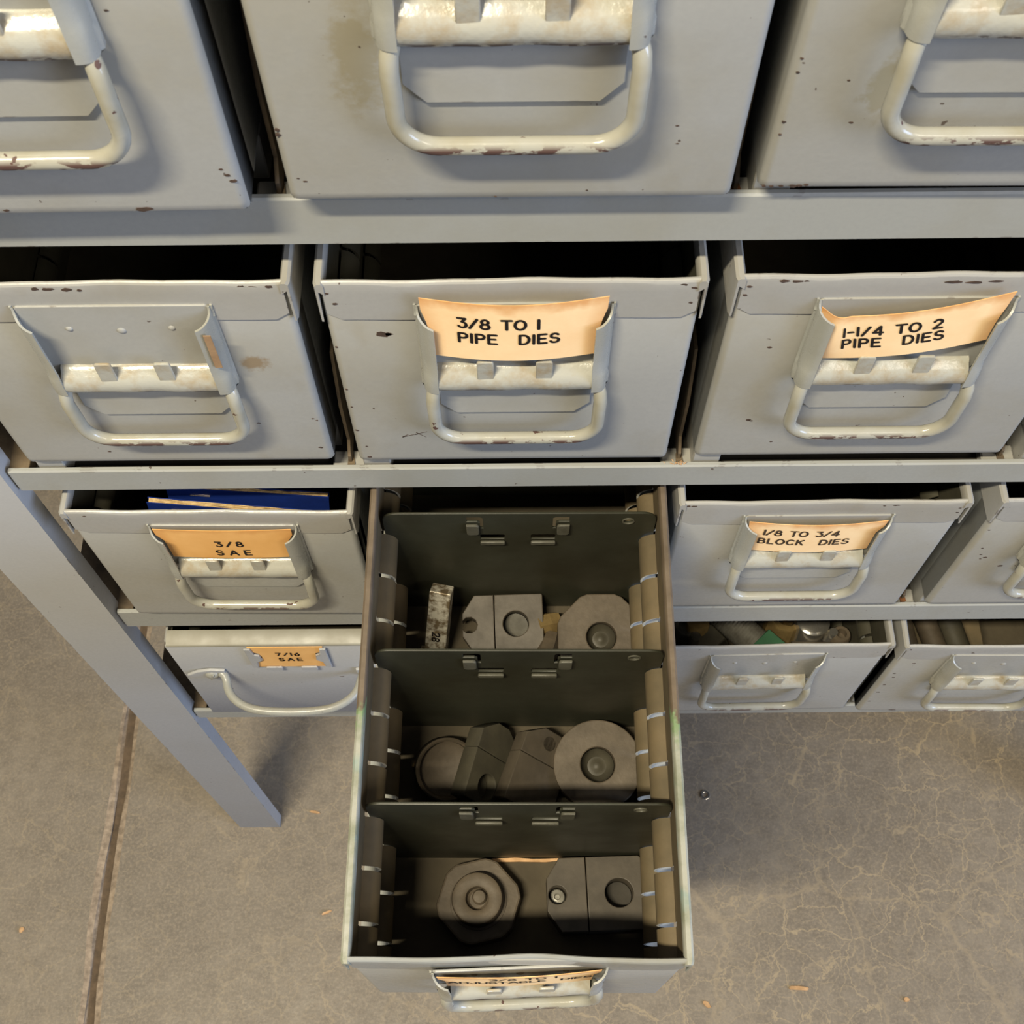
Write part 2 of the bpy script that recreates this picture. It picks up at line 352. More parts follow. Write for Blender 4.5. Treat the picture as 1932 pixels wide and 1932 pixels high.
# ------------------------------------------------------------------ cabinet frame
XL, XR, DEP = -.196, .665, .30
cabinet = thing('drawer_cabinet', 'grey steel shelf frame on legs that carries all the small parts drawers', 'cabinet')
def rail(zb, zt, x0=-.166, x1=XR):
    bm = bmesh.new()
    # front face of a folded sheet, with its top turned back
    prof = [(0.0014, zb), (0.0, zb + .0008), (0, zt - .0008), (.0008, zt), (.0024, zt), (.0030, zt - .0010), (.0030, zt - .0120), (.0018, zt - .0120), (.0018, zb)]
    n = 14
    rings = []
    for i in range(n + 1):
        x = x0 + (x1 - x0) * i / n
        rings.append([bm.verts.new((x, y, z)) for y, z in prof])
    for a, b in zip(rings, rings[1:]):
        for k in range(len(prof)): bm.faces.new((a[k], a[(k + 1) % len(prof)], b[(k + 1) % len(prof)], b[k]))
    bm.faces.new(rings[0]); bm.faces.new(rings[-1][::-1])
    return mesh(bm, 'rail', 35)
RAILS = [(.9228, .9470), (.7378, .7573), (.5560, .5793), (.3660, .3830), (1.108, 1.136)]
DB = (.9565, .7668, .5893, .3920)
for zb, zt in RAILS: link('shelf_rail', rail(zb, zt), M['frame'], cabinet)
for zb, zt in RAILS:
    bm = bmesh.new(); box(bm, XL, XR, .0032, DEP, zt - .0132, zt - .0120); link('shelf_panel', mesh(bm), M['dark'], cabinet)  # dark colour stands in for the shade beneath the drawers
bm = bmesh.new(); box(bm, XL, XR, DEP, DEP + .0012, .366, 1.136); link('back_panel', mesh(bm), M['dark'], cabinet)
def leg(sgn, y, fy):
    bm = bmesh.new(); t = .0025; w = .0412
    o = plate([[(0, 0), (w, 0), (w, fy * .012), (w - t, fy * .012), (w - t, fy * t), (t, fy * t), (t, fy * .034), (0, fy * .034)]][0:1], 1.14, .0006)
    o.transform(Matrix.Translation((0, 0, .57)))
    if sgn > 0: o.transform(Matrix.Scale(-1, 4, (1, 0, 0)))
    bm.free(); o.update(); return o
for sgn, x, y, fy in ((-1, -.2088, -.0032, 1), (1, XR + .022, -.0032, 1), (-1, -.2088, DEP + .004, -1), (1, XR + .022, DEP + .004, -1)):
    lo = link('leg', leg(sgn, y, fy), M['leg'], cabinet); lo.location = (x, y, 0)
# upright guides between the columns: bent fins with a rusty foot
def guide_mesh(h):
    me = plate([[(.007, 0), (.28, 0), (.28, h), (.020, h), (.013, h * .55), (.013, .012), (.007, .006)]], .0016, .0003)
    me.transform(Matrix.Rotation(R(90), 4, 'X')); me.transform(Matrix.Rotation(R(90), 4, 'Z')); me.update(); return me
gm = guide_mesh(.075)
GX = {0: (-.0038, .1532), 1: (-.0028, .1558, .311), 2: (-.0028, .1545, .3138), 3: (-.0028, .160, .3262)}
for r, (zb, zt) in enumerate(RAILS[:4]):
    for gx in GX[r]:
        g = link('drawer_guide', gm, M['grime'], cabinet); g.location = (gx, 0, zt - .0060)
        bm = bmesh.new(); box(bm, gx - .0085, gx + .0075, .0028, .014, zt - .0121, zt - .0060, .0008); link('lit_gap_plate', mesh(bm), M['band'], cabinet)  # added pale plate, stands in for the lit patch in each gap
        bm = bmesh.new()
        vs = [bm.verts.new((gx + dx, dy + .004, zt - .0058)) for dx, dy in ((-.0014, .0010), (.0010, .0006), (.0022, .0016), (.0016, .006), (.0006, .010), (-.0012, .006))]
        top = [bm.verts.new(v.co + Vector((0, 0, .0007))) for v in vs]
        bm.faces.new(top); bm.faces.new(vs[::-1])
        for k in range(6): bm.faces.new((vs[k], vs[(k + 1) % 6], top[(k + 1) % 6], top[k]))
        link('rust_patch', mesh(bm), M['rust'] if (r == 0 and gx > 0) or (r == 2 and gx > .2) else M['grime'], cabinet)
# dirty edge plate at the open left end of every shelf
for zb, zt in RAILS[:4]:
    bm = bmesh.new(); box(bm, XL, -.158, .004, .29, zt - .0120, zt - .0045, .0003); link('shelf_edge', mesh(bm), M['grime'], cabinet)
for (zb, zt), db, cx in zip(RAILS[:4], DB, ((-.0815, .0757, .2295), (-.0805, .0757, .2332, .3905), (-.0780, .0757, .2325, .3940), (-.0778, .2475, .4005))):
    for x in cx:
        for x0, y0 in ((-.0715, .0035), (.0590, .0200)):
            if db < .4 and x < 0: continue
            bm = bmesh.new(); box(bm, x + x0, x + x0 + .0130, y0, .28, zt - .0121, db - .0002, .0005); link('runner', mesh(bm), M['band'], cabinet)

# ------------------------------------------------------------------ drawer parts (shared meshes)
HB = .0722; HO = .0738; H = .1355; LEN = .29; TH = .0012
SL = [.0197 + .0244 * k for k in range(11)]
def front_mesh(h=H):
    """front sheet, wrapped round the vertical corners"""
    bm = bmesh.new(); r = .0030; n = 5
    pl = [(HB, .016)] + [(HB - r + r * math.cos(R(a)), r - r * math.sin(R(a))) for a in [90 * k / n for k in range(n + 1)]]
    pl = pl + [(-x, y) for x, y in pl[::-1]]
    zs = [.0, .0012, .004, h * .5, h - .0016, h - .0004]
    off = [.0010, .0002, 0, 0, 0, .0006]
    rings = [[bm.verts.new((x, y + o, z)) for x, y in pl] for z, o in zip(zs, off)]
    for a, b in zip(rings, rings[1:]):
        for k in range(len(pl) - 1): f = bm.faces.new((a[k], a[k + 1], b[k + 1], b[k])); f.material_index = 0
    ri = [[bm.verts.new((x * .985, max(y, .0012) if abs(x) < HB - .004 else y + .0012, z)) for x, y in pl] for z in (0, h - .0004)]
    for k in range(len(pl) - 1):
        f = bm.faces.new((ri[0][k], ri[0][k + 1], ri[1][k + 1], ri[1][k])); f.material_index = 1
        bm.faces.new((rings[0][k], rings[0][k + 1], ri[0][k + 1], ri[0][k])); bm.faces.new((rings[-1][k], rings[-1][k + 1], ri[1][k + 1], ri[1][k]))
    return mesh(bm, 'front', 40)
def rim_band_mesh(h=H, bh=.0225, bow=0):
    """folded strip along the top of the front with rounded lower corners, bends over the rim"""
    bm = bmesh.new(); n = 26; out = []
    hw = HB - .0014
    xs = [-hw + 2 * hw * k / n for k in range(n + 1)]
    prof = [(.0017, -.0040), (.0017, -.0002), (.0013, .0003), (.0006, .0003), (.0000, .0000), (-.0005, -.0007), (-.0007, -.0022), (-.0007, -.006), (-.0007, -bh + .0008), (-.0007, -bh + .0003), (-.0002, -bh)]
    rings = []
    for x in xs:
        e = min(hw - abs(x), .004); cut = .004 - math.sqrt(max(0, .004 ** 2 - (.004 - e) ** 2)) if e < .004 else 0
        wav = .00025 * math.sin(x * 70 + 1) + .00012 * math.sin(x * 190)
        bo = bow * math.exp(-((x - .006) / .022) ** 2)
        rings.append([bm.verts.new((x, y + wav * .6 + bo * .35 * (z > -.012), h + (z if k < 8 else z + cut) + wav * (k < 6))) for k, (y, z) in enumerate(prof)])
    for a, b in zip(rings, rings[1:]):
        for k in range(len(prof) - 1): bm.faces.new((a[k], a[k + 1], b[k + 1], b[k]))
    for rr in (rings[0], rings[-1]): bm.faces.new(rr)
    return mesh(bm, 'band', 26)
def side_mesh(s, h=H, holes=False):
    bm = bmesh.new()
    def strip(prof, y0, y1, mi_in=1):
        a = [bm.verts.new((x, y0, z)) for x, z in prof]; b = [bm.verts.new((x, y1, z)) for x, z in prof]
        c = [bm.verts.new((x + s * TH, y0, z)) for x, z in prof]; d = [bm.verts.new((x + s * TH, y1, z)) for x, z in prof]
        for k in range(len(prof) - 1):
            bm.faces.new((a[k], a[k + 1], b[k + 1], b[k])).material_index = mi_in
            bm.faces.new((c[k], c[k + 1], d[k + 1], d[k])).material_index = 0
            for u, v in ((a, c), (b, d)): bm.faces.new((u[k], u[k + 1], v[k + 1], v[k])).material_index = 2
        for u, v, p, q in ((a[0], c[0], d[0], b[0]), (a[-1], c[-1], d[-1], b[-1])): bm.faces.new((u, v, p, q)).material_index = 2
    X = s * (HB - TH)
    zones = [(0, .0165), (.0400, .0815), (.1045, h - .001)] if holes else [(0, h - .001)]
    for z0, z1 in zones: strip([(X, z0), (X, z1)], .0030, LEN)
    for zc in (.0283, .0930):
        prof = ([(X, zc - .0118), (X, zc - .0085)] if holes else []) + [(X - s * .0078 * math.sin(R(t)), zc - .0085 * math.cos(R(t))) for t in range(18, 180, 18)] + ([(X, zc + .0085), (X, zc + .0118)] if holes else [])
        ys = [.0030] + SL + [LEN]
        for i, (a, b) in enumerate(zip(ys, ys[1:])):
            strip(prof, a + (.0010 if i else 0), b - (.0010 if i < len(ys) - 2 else 0))
    me = mesh(bm, 'side', 40); return me
def side_rim_mesh(s, h=H):
    bm = bmesh.new()
    prof = [(HB - .0022, h - .006), (HB - .0022, h - .0006), (HB - .0014, h + .0004), (HO - .0010, h + .0004), (HO, h - .0006), (HO, h - .0225), (HO - .0008, h - .0225), (HB, h - .004)]
    rings = []
    for y in (-.0012, .0004, .10, .20, LEN):
        sh = .0006 if y < 0 else 0
        rings.append([bm.verts.new((s * (x - sh * (x > HB)), y, z)) for x, z in prof])
    for a, b in zip(rings, rings[1:]):
        for k in range(len(prof)): bm.faces.new((a[k], a[(k + 1) % len(prof)], b[(k + 1) % len(prof)], b[k]))
    bm.faces.new(rings[0]); bm.faces.new(rings[-1])
    return mesh(bm, 'side_rim', 40)
def bottom_mesh():
    bm = bmesh.new(); box(bm, -HB + .001, HB - .001, .0012, LEN, .0003, .0015); return mesh(bm)
def rear_mesh(h=H):
    bm = bmesh.new(); box(bm, -HB + .001, HB - .001, LEN - .0012, LEN, .0015, h - .004); return mesh(bm)
HC = .0012                                   # centre line of the card holder
def holder_plate_mesh():
    me = plate([[(-.0255, .0455), (.0255, .0455), (.0322, .0530), (.0322, .074), (.0372, .080), (.0372, .1225), (.0360, .1237), (-.0360, .1237), (-.0372, .1225), (-.0372, .080), (-.0322, .074), (-.0322, .0530)],
                circ(0, .108, .0009, 10)], .0013, .0003)
    me = xz(me); me.transform(Matrix.Translation((0, -.0010, 0)))
    bm = bm_of(me)
    for x, z, r in ((0, .108, .0019), (-.020, .1095, .0015), (.020, .1095, .0015)):   # spot-weld dimples
        lathe_pts = [(r, 0), (r * .8, .0004), (r * .35, .0007), (0, .0007)]
        b2 = bmesh.new(); lathe(b2, lathe_pts, 14); bmesh.ops.rotate(b2, verts=b2.verts, matrix=Matrix.Rotation(R(90), 3, 'X')); bmesh.ops.translate(b2, verts=b2.verts, vec=(x, -.0016, z))
        tmp = bpy.data.meshes.new('t'); b2.to_mesh(tmp); b2.free(); bm.from_mesh(tmp); bpy.data.meshes.remove(tmp)
    return mesh(bm, 'holder', 40)
def channel_mesh(s):
    """side flange of the card holder: leans forward and inward, its top edge swept back to the plate"""
    bm = bmesh.new(); rows = []; n = 9
    zs = [.0722, .0740, .0780, .0830, .0860, .0950, .1050, .1150, .1160, .1166, .1172, .1180, .1190, .1203, .1218, .1237]
    for z in zs:
        f = max(0, (z - .1160) / .0077); tm = .13 + .87 * (1 - f) ** 2.4
        low = max(0, min(1, (.0860 - z) / .006))                # wraps the end of the barrel at the bottom
        A = Vector((.0376, -.0008)); B = Vector((.0312 + .0002 * low, -.0086 - .0004 * low)); C1 = Vector((.0384, -.0040 - .0030 * low)); C2 = Vector((.0352 + .0012 * low, -.0080 - .0012 * low))
        row = []
        for k in range(n):
            t = tm * k / (n - 1); p = A * (1 - t) ** 3 + C1 * 3 * t * (1 - t) ** 2 + C2 * 3 * t * t * (1 - t) + B * t ** 3
            q = A * (1 - t - .02) ** 3 + C1 * 3 * (t + .02) * (1 - t - .02) ** 2 + C2 * 3 * (t + .02) ** 2 * (1 - t - .02) + B * (t + .02) ** 3
            d = (q - p).normalized(); nn = Vector((-d.y, d.x)) * (-1 if d.x < 0 else -1)
            if nn.y < 0: nn = -nn
            row.append((p, p + nn * .0009))
        rows.append((z, row))
    F = [[bm.verts.new((s * p.x, p.y, z)) for p, _ in r] for z, r in rows]; K = [[bm.verts.new((s * q.x, q.y, z)) for _, q in r] for z, r in rows]
    for G in (F, K):
        for a, b in zip(G, G[1:]):
            for k in range(n - 1): bm.faces.new((a[k], a[k + 1], b[k + 1], b[k]))
    for i in (0, -1):
        for k in range(n - 1): bm.faces.new((F[i][k], F[i][k + 1], K[i][k + 1], K[i][k]))
    for a, b, c, d in zip(F, F[1:], K[1:], K):
        for k in (0, n - 1): bm.faces.new((a[k], b[k], c[k], d[k]))
    return mesh(bm, 'channel', 40)
def barrel_mesh():
    bm = bmesh.new(); prof = [(-.0014, .0848), (-.0030, .0846)]
    prof += [(-.0022 - .0066 * math.cos(R(a)), .0768 + .0068 * math.sin(R(a))) for a in range(72, -91, -18)] + [(-.0010, .0698), (-.0010, .0680)]
    xs = [-.0316 + .0632 * k / 18 for k in range(19)]
    rings = [[bm.verts.new((x, y + .0002 * math.sin(x * 300), z + .0002 * math.sin(x * 170 + 1))) for y, z in prof] for x in xs]
    for a, b in zip(rings, rings[1:]):
        for k in range(len(prof) - 1): bm.faces.new((a[k], a[k + 1], b[k + 1], b[k]))
    bm.faces.new(rings[0]); bm.faces.new(rings[-1])
    return mesh(bm, 'barrel', 60)
def tab_mesh(x):
    me = xz(plate([rrect(x - .0034, x + .0034, .0796, .0925, .0012, 4, (1, 1, 0, 0))], .0014, .0004)); me.transform(Matrix.Translation((0, -.0067, 0))); me.update()
    return me
def pull_mesh():
    pts = []; w = .0350; yb = -.0078; zb = .0342; r = .0125
    side = [(.0280, -.0032, .0745), (.0315, -.0036, .0742), (.0338, -.0048, .0725), (w - .0002, -.0066, .0690), (w + .0002, yb, .064), (w, yb, zb + r + .006)]
    cor = [(w - r + r * math.cos(R(a)), yb, zb + r - r * math.sin(R(a))) for a in range(0, 91, 11)]
    left = [(-x, y, z) for x, y, z in side + cor]; rt = [(x, y, z) for x, y, z in side + cor]
    bm = bmesh.new(); tube(bm, left + [(k * .012, yb, zb) for k in (-1, 0, 1)] + rt[::-1], .00285, 14)
    return mesh(bm, 'pull', 60)
SH = dict(front=front_mesh(), band=rim_band_mesh(), sl=side_mesh(-1), sr=side_mesh(1), rl=side_rim_mesh(-1), rr=side_rim_mesh(1), bottom=bottom_mesh(), rear=rear_mesh(),
          plate=holder_plate_mesh(), cl=channel_mesh(-1), cr=channel_mesh(1), barrel=barrel_mesh(), t1=tab_mesh(-.0120), t2=tab_mesh(.0118), pull=pull_mesh())
def setm(me, *ms):
    for x in ms: me.materials.append(x)
SH['hl'] = side_mesh(-1, holes=True); SH['hr'] = side_mesh(1, holes=True)
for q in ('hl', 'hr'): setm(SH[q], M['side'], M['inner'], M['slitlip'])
setm(SH['front'], M['face'], M['inner_face']); setm(SH['sl'], M['side'], M['inner_shade'], M['inner_shade']); setm(SH['sr'], M['side'], M['inner_shade'], M['inner_shade'])

def chips_mesh(spots, seed, ysurf):
    bm = bmesh.new(); rnd = random.Random(seed)
    for sp in spots:
        x, z, r = sp[:3]; ax = sp[3] if len(sp) > 3 else 1.0
        z = min(z, H - .0012)
        y = -ysurf(x, z)
        n = 11; ph = rnd.uniform(0, 6)
        edge = [(x + r * ax * math.cos(2 * PI * k / n) * rnd.uniform(.65, 1.15), z + r * .62 * math.sin(2 * PI * k / n) * rnd.uniform(.6, 1.15)) for k in range(n)]
        a = [bm.verts.new((px, y - .00012, pz)) for px, pz in edge]; b = [bm.verts.new((px, y + .0004, pz)) for px, pz in edge]
        bm.faces.new(a); bm.faces.new(b[::-1])
        for k in range(n): bm.faces.new((a[k], a[(k + 1) % n], b[(k + 1) % n], b[k]))
    return mesh(bm, 'chips')
def ysurf(x, z): return .0007 if z > H - .0222 else 0.0

def card_part(root, name_mat, fn, w, h, lines, nu=16, nv=5, outline=None, ink='black', wt=.105):
    """thin curved card; fn(u,v) with u in [-w/2,w/2], v in [0,h] gives its front surface"""
    bm = bmesh.new(); uvl = bm.loops.layers.uv.new('UVMap'); g = []
    for j in range(nv + 1):
        row = []
        for i in range(nu + 1):
            u = -w / 2 + w * i / nu; v = h * j / nv
            if outline: u, v = outline(u, v)
            row.append((Vector(fn(u, v)), i / nu, j / nv))
        g.append(row)
    F = [[bm.verts.new(p[0]) for p in r] for r in g]; B = [[bm.verts.new(p[0] + Vector((0, .00035, 0))) for p in r] for r in g]
    def q(vs, uvs):
        f = bm.faces.new(vs)
        for l, uv in zip(f.loops, uvs): l[uvl].uv = uv
    for j in range(nv):
        for i in range(nu):
            for G, fl in ((F, 0), (B, 1)):
                idx = [(j, i), (j, i + 1), (j + 1, i + 1), (j + 1, i)]
                if fl: idx = idx[::-1]
                q([G[a][b] for a, b in idx], [(g[a][b][1], g[a][b][2]) for a, b in idx])
    for j in range(nv):
        for i in (0, nu): q([F[j][i], F[j + 1][i], B[j + 1][i], B[j][i]], [(i / nu, .5)] * 4)
    for i in range(nu):
        for j in (0, nv): q([F[j][i], F[j][i + 1], B[j][i + 1], B[j][i]], [(.5, j / nv)] * 4)
    me = mesh(bm, 'card', 60)
    c = link('label_card', me, M[name_mat], root)
    if lines: link('lettering', lettering(lines, lambda u, v: Vector(fn(u, v)) + Vector((0, -.00022, 0)), wt), M[ink], c)
    return c

def make_drawer(label, loc, rz=0, chips=(), seed=1, D3=False, card=None, rx=0, longrim=False, hx=0, face=None):
    t = thing('parts_drawer', label, 'drawer', loc, (rx, 0, rz), 'steel drawers of the cabinet')
    fm = SH['front']
    if face: fm = fm.copy(); fm.materials[0] = face
    link('front_panel', fm, None, t)
    link('rim_band', SH['band'] if not D3 else rim_band_mesh(bow=.0040), M['band'] if not D3 else M['side'], t)
    for q in ('hl', 'hr') if longrim else ('sl', 'sr'): link('side_wall', SH[q], None, t)
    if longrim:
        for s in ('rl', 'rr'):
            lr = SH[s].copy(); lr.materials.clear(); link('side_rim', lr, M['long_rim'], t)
    else: link('side_rim', SH['rl'], M['band'], t); link('side_rim', SH['rr'], M['band'], t)
    link('bottom', SH['bottom'], M['dust'], t); link('rear_wall', SH['rear'], M['inner_face'], t)
    hd = link('card_holder', SH['plate'], M['face'], t); hd.location = (HC + hx, 0, 0)
    link('side_channel', SH['cl'], M['hardware'], hd); link('side_channel', SH['cr'], M['hardware'], hd)
    link('barrel', SH['barrel'], M['barrel'], hd); link('tab', SH['t1'], M['barrel'], hd); link('tab', SH['t2'], M['barrel'], hd)
    p = link('pull_handle', SH['pull'], M['rod'], t); p.location = (HC + .0006 + hx, 0, 0)
    if chips: link('paint_chips', chips_mesh(chips, seed, ysurf), M['chip'], t, 'stuff')
    if card:
        c = card(t); c.location.x += hx if card is not card_R2 else 0
        if D3: c.rotation_euler.z = hd.rotation_euler.z = p.rotation_euler.z = R(2.6)
    return t

CH = {'L1':[(0.0502, 0.0823, 0.0007), (0.0671, 0.0203, 0.0008), (0.0685, 0.0175, 0.001), (0.0698, 0.0148, 0.0012), (0.038, 0.0020, 0.0020, 1.5), (-0.0066, 0.0024, 0.001)],
'M1':[(-0.0708, 0.031, 0.0010), (-0.0706, 0.0332, 0.0008), (-0.0678, 0.0112, 0.0005), (-0.0658, 0.0097, 0.0007), (0.0509, 0.0334, 0.0006), (0.0518, 0.0256, 0.0005), (0.0249, 0.0042, 0.0005), (-0.0048, 0.0014, 0.0005)],
'R1':[(-0.0700, 0.0578, 0.0006), (-0.0700, 0.0523, 0.0006), (-0.0545, 0.0491, 0.0005), (-0.0494, 0.0314, 0.0008), (-0.0700, 0.0317, 0.0007), (-0.0700, 0.0261, 0.0006), (-0.0706, 0.0014, 0.0008), (-0.068, 0.0012, 0.0008), (-0.0650, 0.0014, 0.0008), (-0.0610, 0.0014, 0.0013), (-0.0590, 0.0017, 0.0010), (-.0568, .0020, .0009)],
'L2':[(-0.0213, 0.1336, 0.0014, 1.3), (-0.0164, 0.1334, 0.0016, 1.4), (-0.0096, 0.1330, 0.0016, 1.7), (-0.0049, 0.1326, 0.0011), (0.0557, 0.1338, 0.0013, 1.6), (0.0596, 0.1336, 0.0012, 1.5), (0.0660, 0.1337, 0.0014), (0.0432, 0.0346, 0.0009), (0.0678, 0.0379, 0.0008), (0.0694, 0.0364, 0.0006), (0.0676, 0.0124, 0.0011), (-0.0305, 0.0102, 0.0009)],
'M2':[(-0.051, 0.1024, 0.0030, 1.15), (-.0485, .1026, .0018), (-0.067, 0.1235, 0.0012), (-0.0692, 0.1300, 0.0008), (0.0682, 0.1224, 0.001), (0.0685, 0.1316, 0.0012), (0.0645, 0.1335, 0.0010, 1.6), (-0.0703, 0.0939, 0.0006), (-0.0703, 0.0624, 0.0006), (-0.0698, 0.0483, 0.0007), (-0.0698, 0.0284, 0.0008), (-0.0668, 0.0041, 0.0011), (-0.0671, 0.0141, 0.0007)],
'R2':[(-0.0532, 0.0897, 0.0011), (-0.0522, 0.033, 0.0013), (-.0508, .0322, .0008), (-0.0690, 0.1255, 0.0010), (-0.0682, 0.1307, 0.0011), (-0.0559, 0.1338, 0.0014, 1.5), (-0.0509, 0.1336, 0.0013, 1.9), (-0.0475, 0.1336, 0.0010), (0.0078, 0.1324, 0.0012, 3), (0.0159, 0.132, 0.0012, 3), (0.0236, 0.1325, 0.0012, 2.4), (-0.0385, 0.0134, 0.0007)],
'L3':[(0.0546, 0.1290, 0.0016, 2), (0.0593, 0.1284, 0.0014, 1.8), (-0.0616, 0.1322, 0.0009)],
'R3':[(-0.0690, 0.1338, 0.0010), (-0.0660, 0.1337, 0.0008, 2), (0.0294, 0.1325, 0.0009), (0.0351, 0.133, 0.0009, 2), (0.0684, 0.1246, 0.0010), (0.0682, 0.1294, 0.0009)],
'RR3':[(-0.0649, 0.0794, 0.0008), (-0.063, 0.0711, 0.0008), (-0.0614, 0.0655, 0.0008), (-0.0594, 0.0675, 0.0012), (-0.0472, 0.056, 0.0018), (-0.0690, 0.1019, 0.0007)],
'R4':[(0.0452, 0.1135, 0.0007, 3.4), (0.0646, 0.1232, 0.0012), (-0.0526, 0.1329, 0.0009), (-0.0332, 0.1325, 0.0012, 1.5)],
'RR4':[(-0.0272, 0.1261, 0.0013), (-0.0262, 0.118, 0.0012), (-0.0250, 0.1100, 0.0010), (-0.0588, 0.1036, 0.0015), (-0.0690, 0.1312, 0.0012), (-0.0650, 0.0757, 0.0012), (-0.0670, 0.0437, 0.0014), (-0.0680, 0.0231, 0.0012), (-0.046, 0.0032, 0.0017, 1.8), (-0.0666, 0.0836, 0.0012), (-.067, .060, .0013)]}

# ---- cards
def bowed(x0, z0, w, ya, yb, rot=0, curl=0):
    c, s = math.cos(R(rot)), math.sin(R(rot))
    def fn(u, v):
        y = ya - (yb) * math.cos(PI * u / w * .96)
        return (x0 + u * c - v * s, y, z0 + u * s + v * c)
    return fn
def card_M2(t): return card_part(t, 'card', bowed(.0010, .0958, .071, -.0044, .0042), .0712, .0362, [('3/8 TO 1', -.0216, .0213, .0058, .0312), ('PIPE  DIES', -.0216, .0117, .0058, .0390)],
                          outline=lambda u, v: (u * (1 - .078 * max(0, min(1, (.030 - v) / .012))), v))
def card_R2(t):
    base = bowed(-.0015, .0945, .070, -.0040, .0034, 10.8)
    def fn(u, v):
        x, y, z = base(u, v)
        k2 = max(0, min(1, (-.0215 - u) / .0125)); k = k2 * min(1, v / .020)      # creased, curled top left corner
        z += .0052 * k * k + .0012 * k; y -= .0016 * math.sin(PI * k) ; x += .0010 * k
        return (x, y, z)
    return card_part(t, 'card', fn, .0690, .0285, [('1-1/4 TO 2', -.0241, .0158, .0056, .0372), ('PIPE  DIES', -.0243, .0078, .0056, .0385)], nu=36, nv=10,
              outline=lambda u, v: (u * (1 - .07 * max(0, min(1, (.020 - v) / .02))) + (u > 0) * u / .0345 * .0048 * (v / .0285) ** 2, v))
def card_L3(t): return card_part(t, 'card_dark', bowed(.0008, .0905, .070, -.0034, .0010), .0705, .0325, [('3/8', -.0062, .0145, .0054, .0140), ('SAE', -.0078, .0040, .0056, .0180)], ink='black',
                          outline=lambda u, v: (u * (1 - .09 * max(0, min(1, (.0265 - v) / .006))), v))
def card_R3(t): return card_part(t, 'card', bowed(.0008, .0905, .070, -.0040, .0026), .0705, .0320, [('1/8 TO 3/4', -.0262, .0195, .0056, .0385), ('BLOCK  DIES', -.0276, .0095, .0056, .0470)], ink='ink_brown',
                          outline=lambda u, v: (u * (1 - .09 * max(0, min(1, (.0265 - v) / .006))), v))
def card_D3(t): return card_part(t, 'card', bowed(.0008, .0890, .0705, -.0034, .0016), .0705, .0330, [('3/8 TO 1', -.0130, .0240, .0056, .0290), ('ADJUSTABLE  DIES', -.0310, .0135, .0056, .0625)], ink='black', wt=.085,
                          outline=lambda u, v: (u * (1 - .085 * max(0, min(1, (.0270 - v) / .006))), v))
def card_top(t): return card_part(t, 'card_dark', bowed(.0008, .0870, .0705, -.0034, .0010), .0705, .0350, [], outline=lambda u, v: (u * (1 - .085 * max(0, min(1, (.028 - v) / .006))), v))

DR = {}
DR['L1'] = make_drawer('grey steel drawer at the top left corner, pulled out a little past its neighbour', (-.0815, -.0140, .9565), R(.5), CH['L1'], 1, rx=R(1.2), hx=0.0075)
DR['M1'] = make_drawer('grey drawer in the middle of the top row, broad tan stain beside its pull', (.0757, -.0092, .9565), 0, CH['M1'], 2, card=card_top, rx=R(1.8), face=M['face_m1'])
DR['R1'] = make_drawer('grey steel drawer at the top right corner with rust-chipped pull', (.2295, -.0063, .9565), R(-.4), CH['R1'], 3, card=card_top, rx=R(3), hx=-0.009, face=M['face_r1'])
DR['L2'] = make_drawer('grey steel drawer with an empty card holder, left end of the second row', (-.0805, -.0004, .7668), 0, CH['L2'], 4, hx=0.0026, face=M['face_l2'])
DR['M2'] = make_drawer('grey steel drawer with a bowed card reading 3/8 TO 1 PIPE DIES', (.0757, -.0010, .7668), 0, CH['M2'], 5, card=card_M2)
DR['R2'] = make_drawer('grey steel drawer with a crooked folded card reading 1-1/4 TO 2 PIPE DIES', (.2332, 0, .7668), 0, CH['R2'], 6, card=card_R2, hx=-0.004)
DR['RR2'] = make_drawer('grey steel drawer cut off by the right picture edge in the second row', (.3905, -.0010, .7668), 0, (), 7)
DR['L3'] = make_drawer('grey drawer holding blue booklets with a tan card reading 3/8 SAE', (-.0780, -.0060, .5895), R(-.6), CH['L3'], 8, card=card_L3, hx=0.0047)
DR['R3'] = make_drawer('grey steel drawer with a tan card reading 1/8 TO 3/4 BLOCK DIES', (.2325, -.0035, .5895), 0, CH['R3'], 9, card=card_R3, hx=-0.0024)
DR['RR3'] = make_drawer('grey drawer cut off at the right, beside the BLOCK DIES drawer', (.3940, -.0034, .5895), 0, CH['RR3'], 10, hx=-0.007)
DR['R4'] = make_drawer('lowest-row grey drawer full of taps and fittings, right of the long open drawer', (.2475, -.0060, .3920), R(.5), CH['R4'], 11, hx=-0.0073)
DR['RR4'] = make_drawer('lowest-row grey drawer with round bars inside, at the right edge', (.4005, -.0080, .3920), R(-.8), CH['RR4'], 12, hx=-0.0025)
D3 = make_drawer('long grey drawer pulled far out, three compartments of threading dies, card ADJUSTABLE DIES', (.0757, -.2195, .5945), R(-.66), [(.058, .1300, .0007), (-.045, .127, .0009, 1.8)], 13, D3=True, card=card_D3, longrim=True)
bm = bmesh.new(); box(bm, .0338, .0368, -.0030, -.0026, .092, .114, .0001); rs = link('card_scrap', mesh(bm), M['scrap'], DR['L2']); rs.location = (.0038, -.0058, 0)
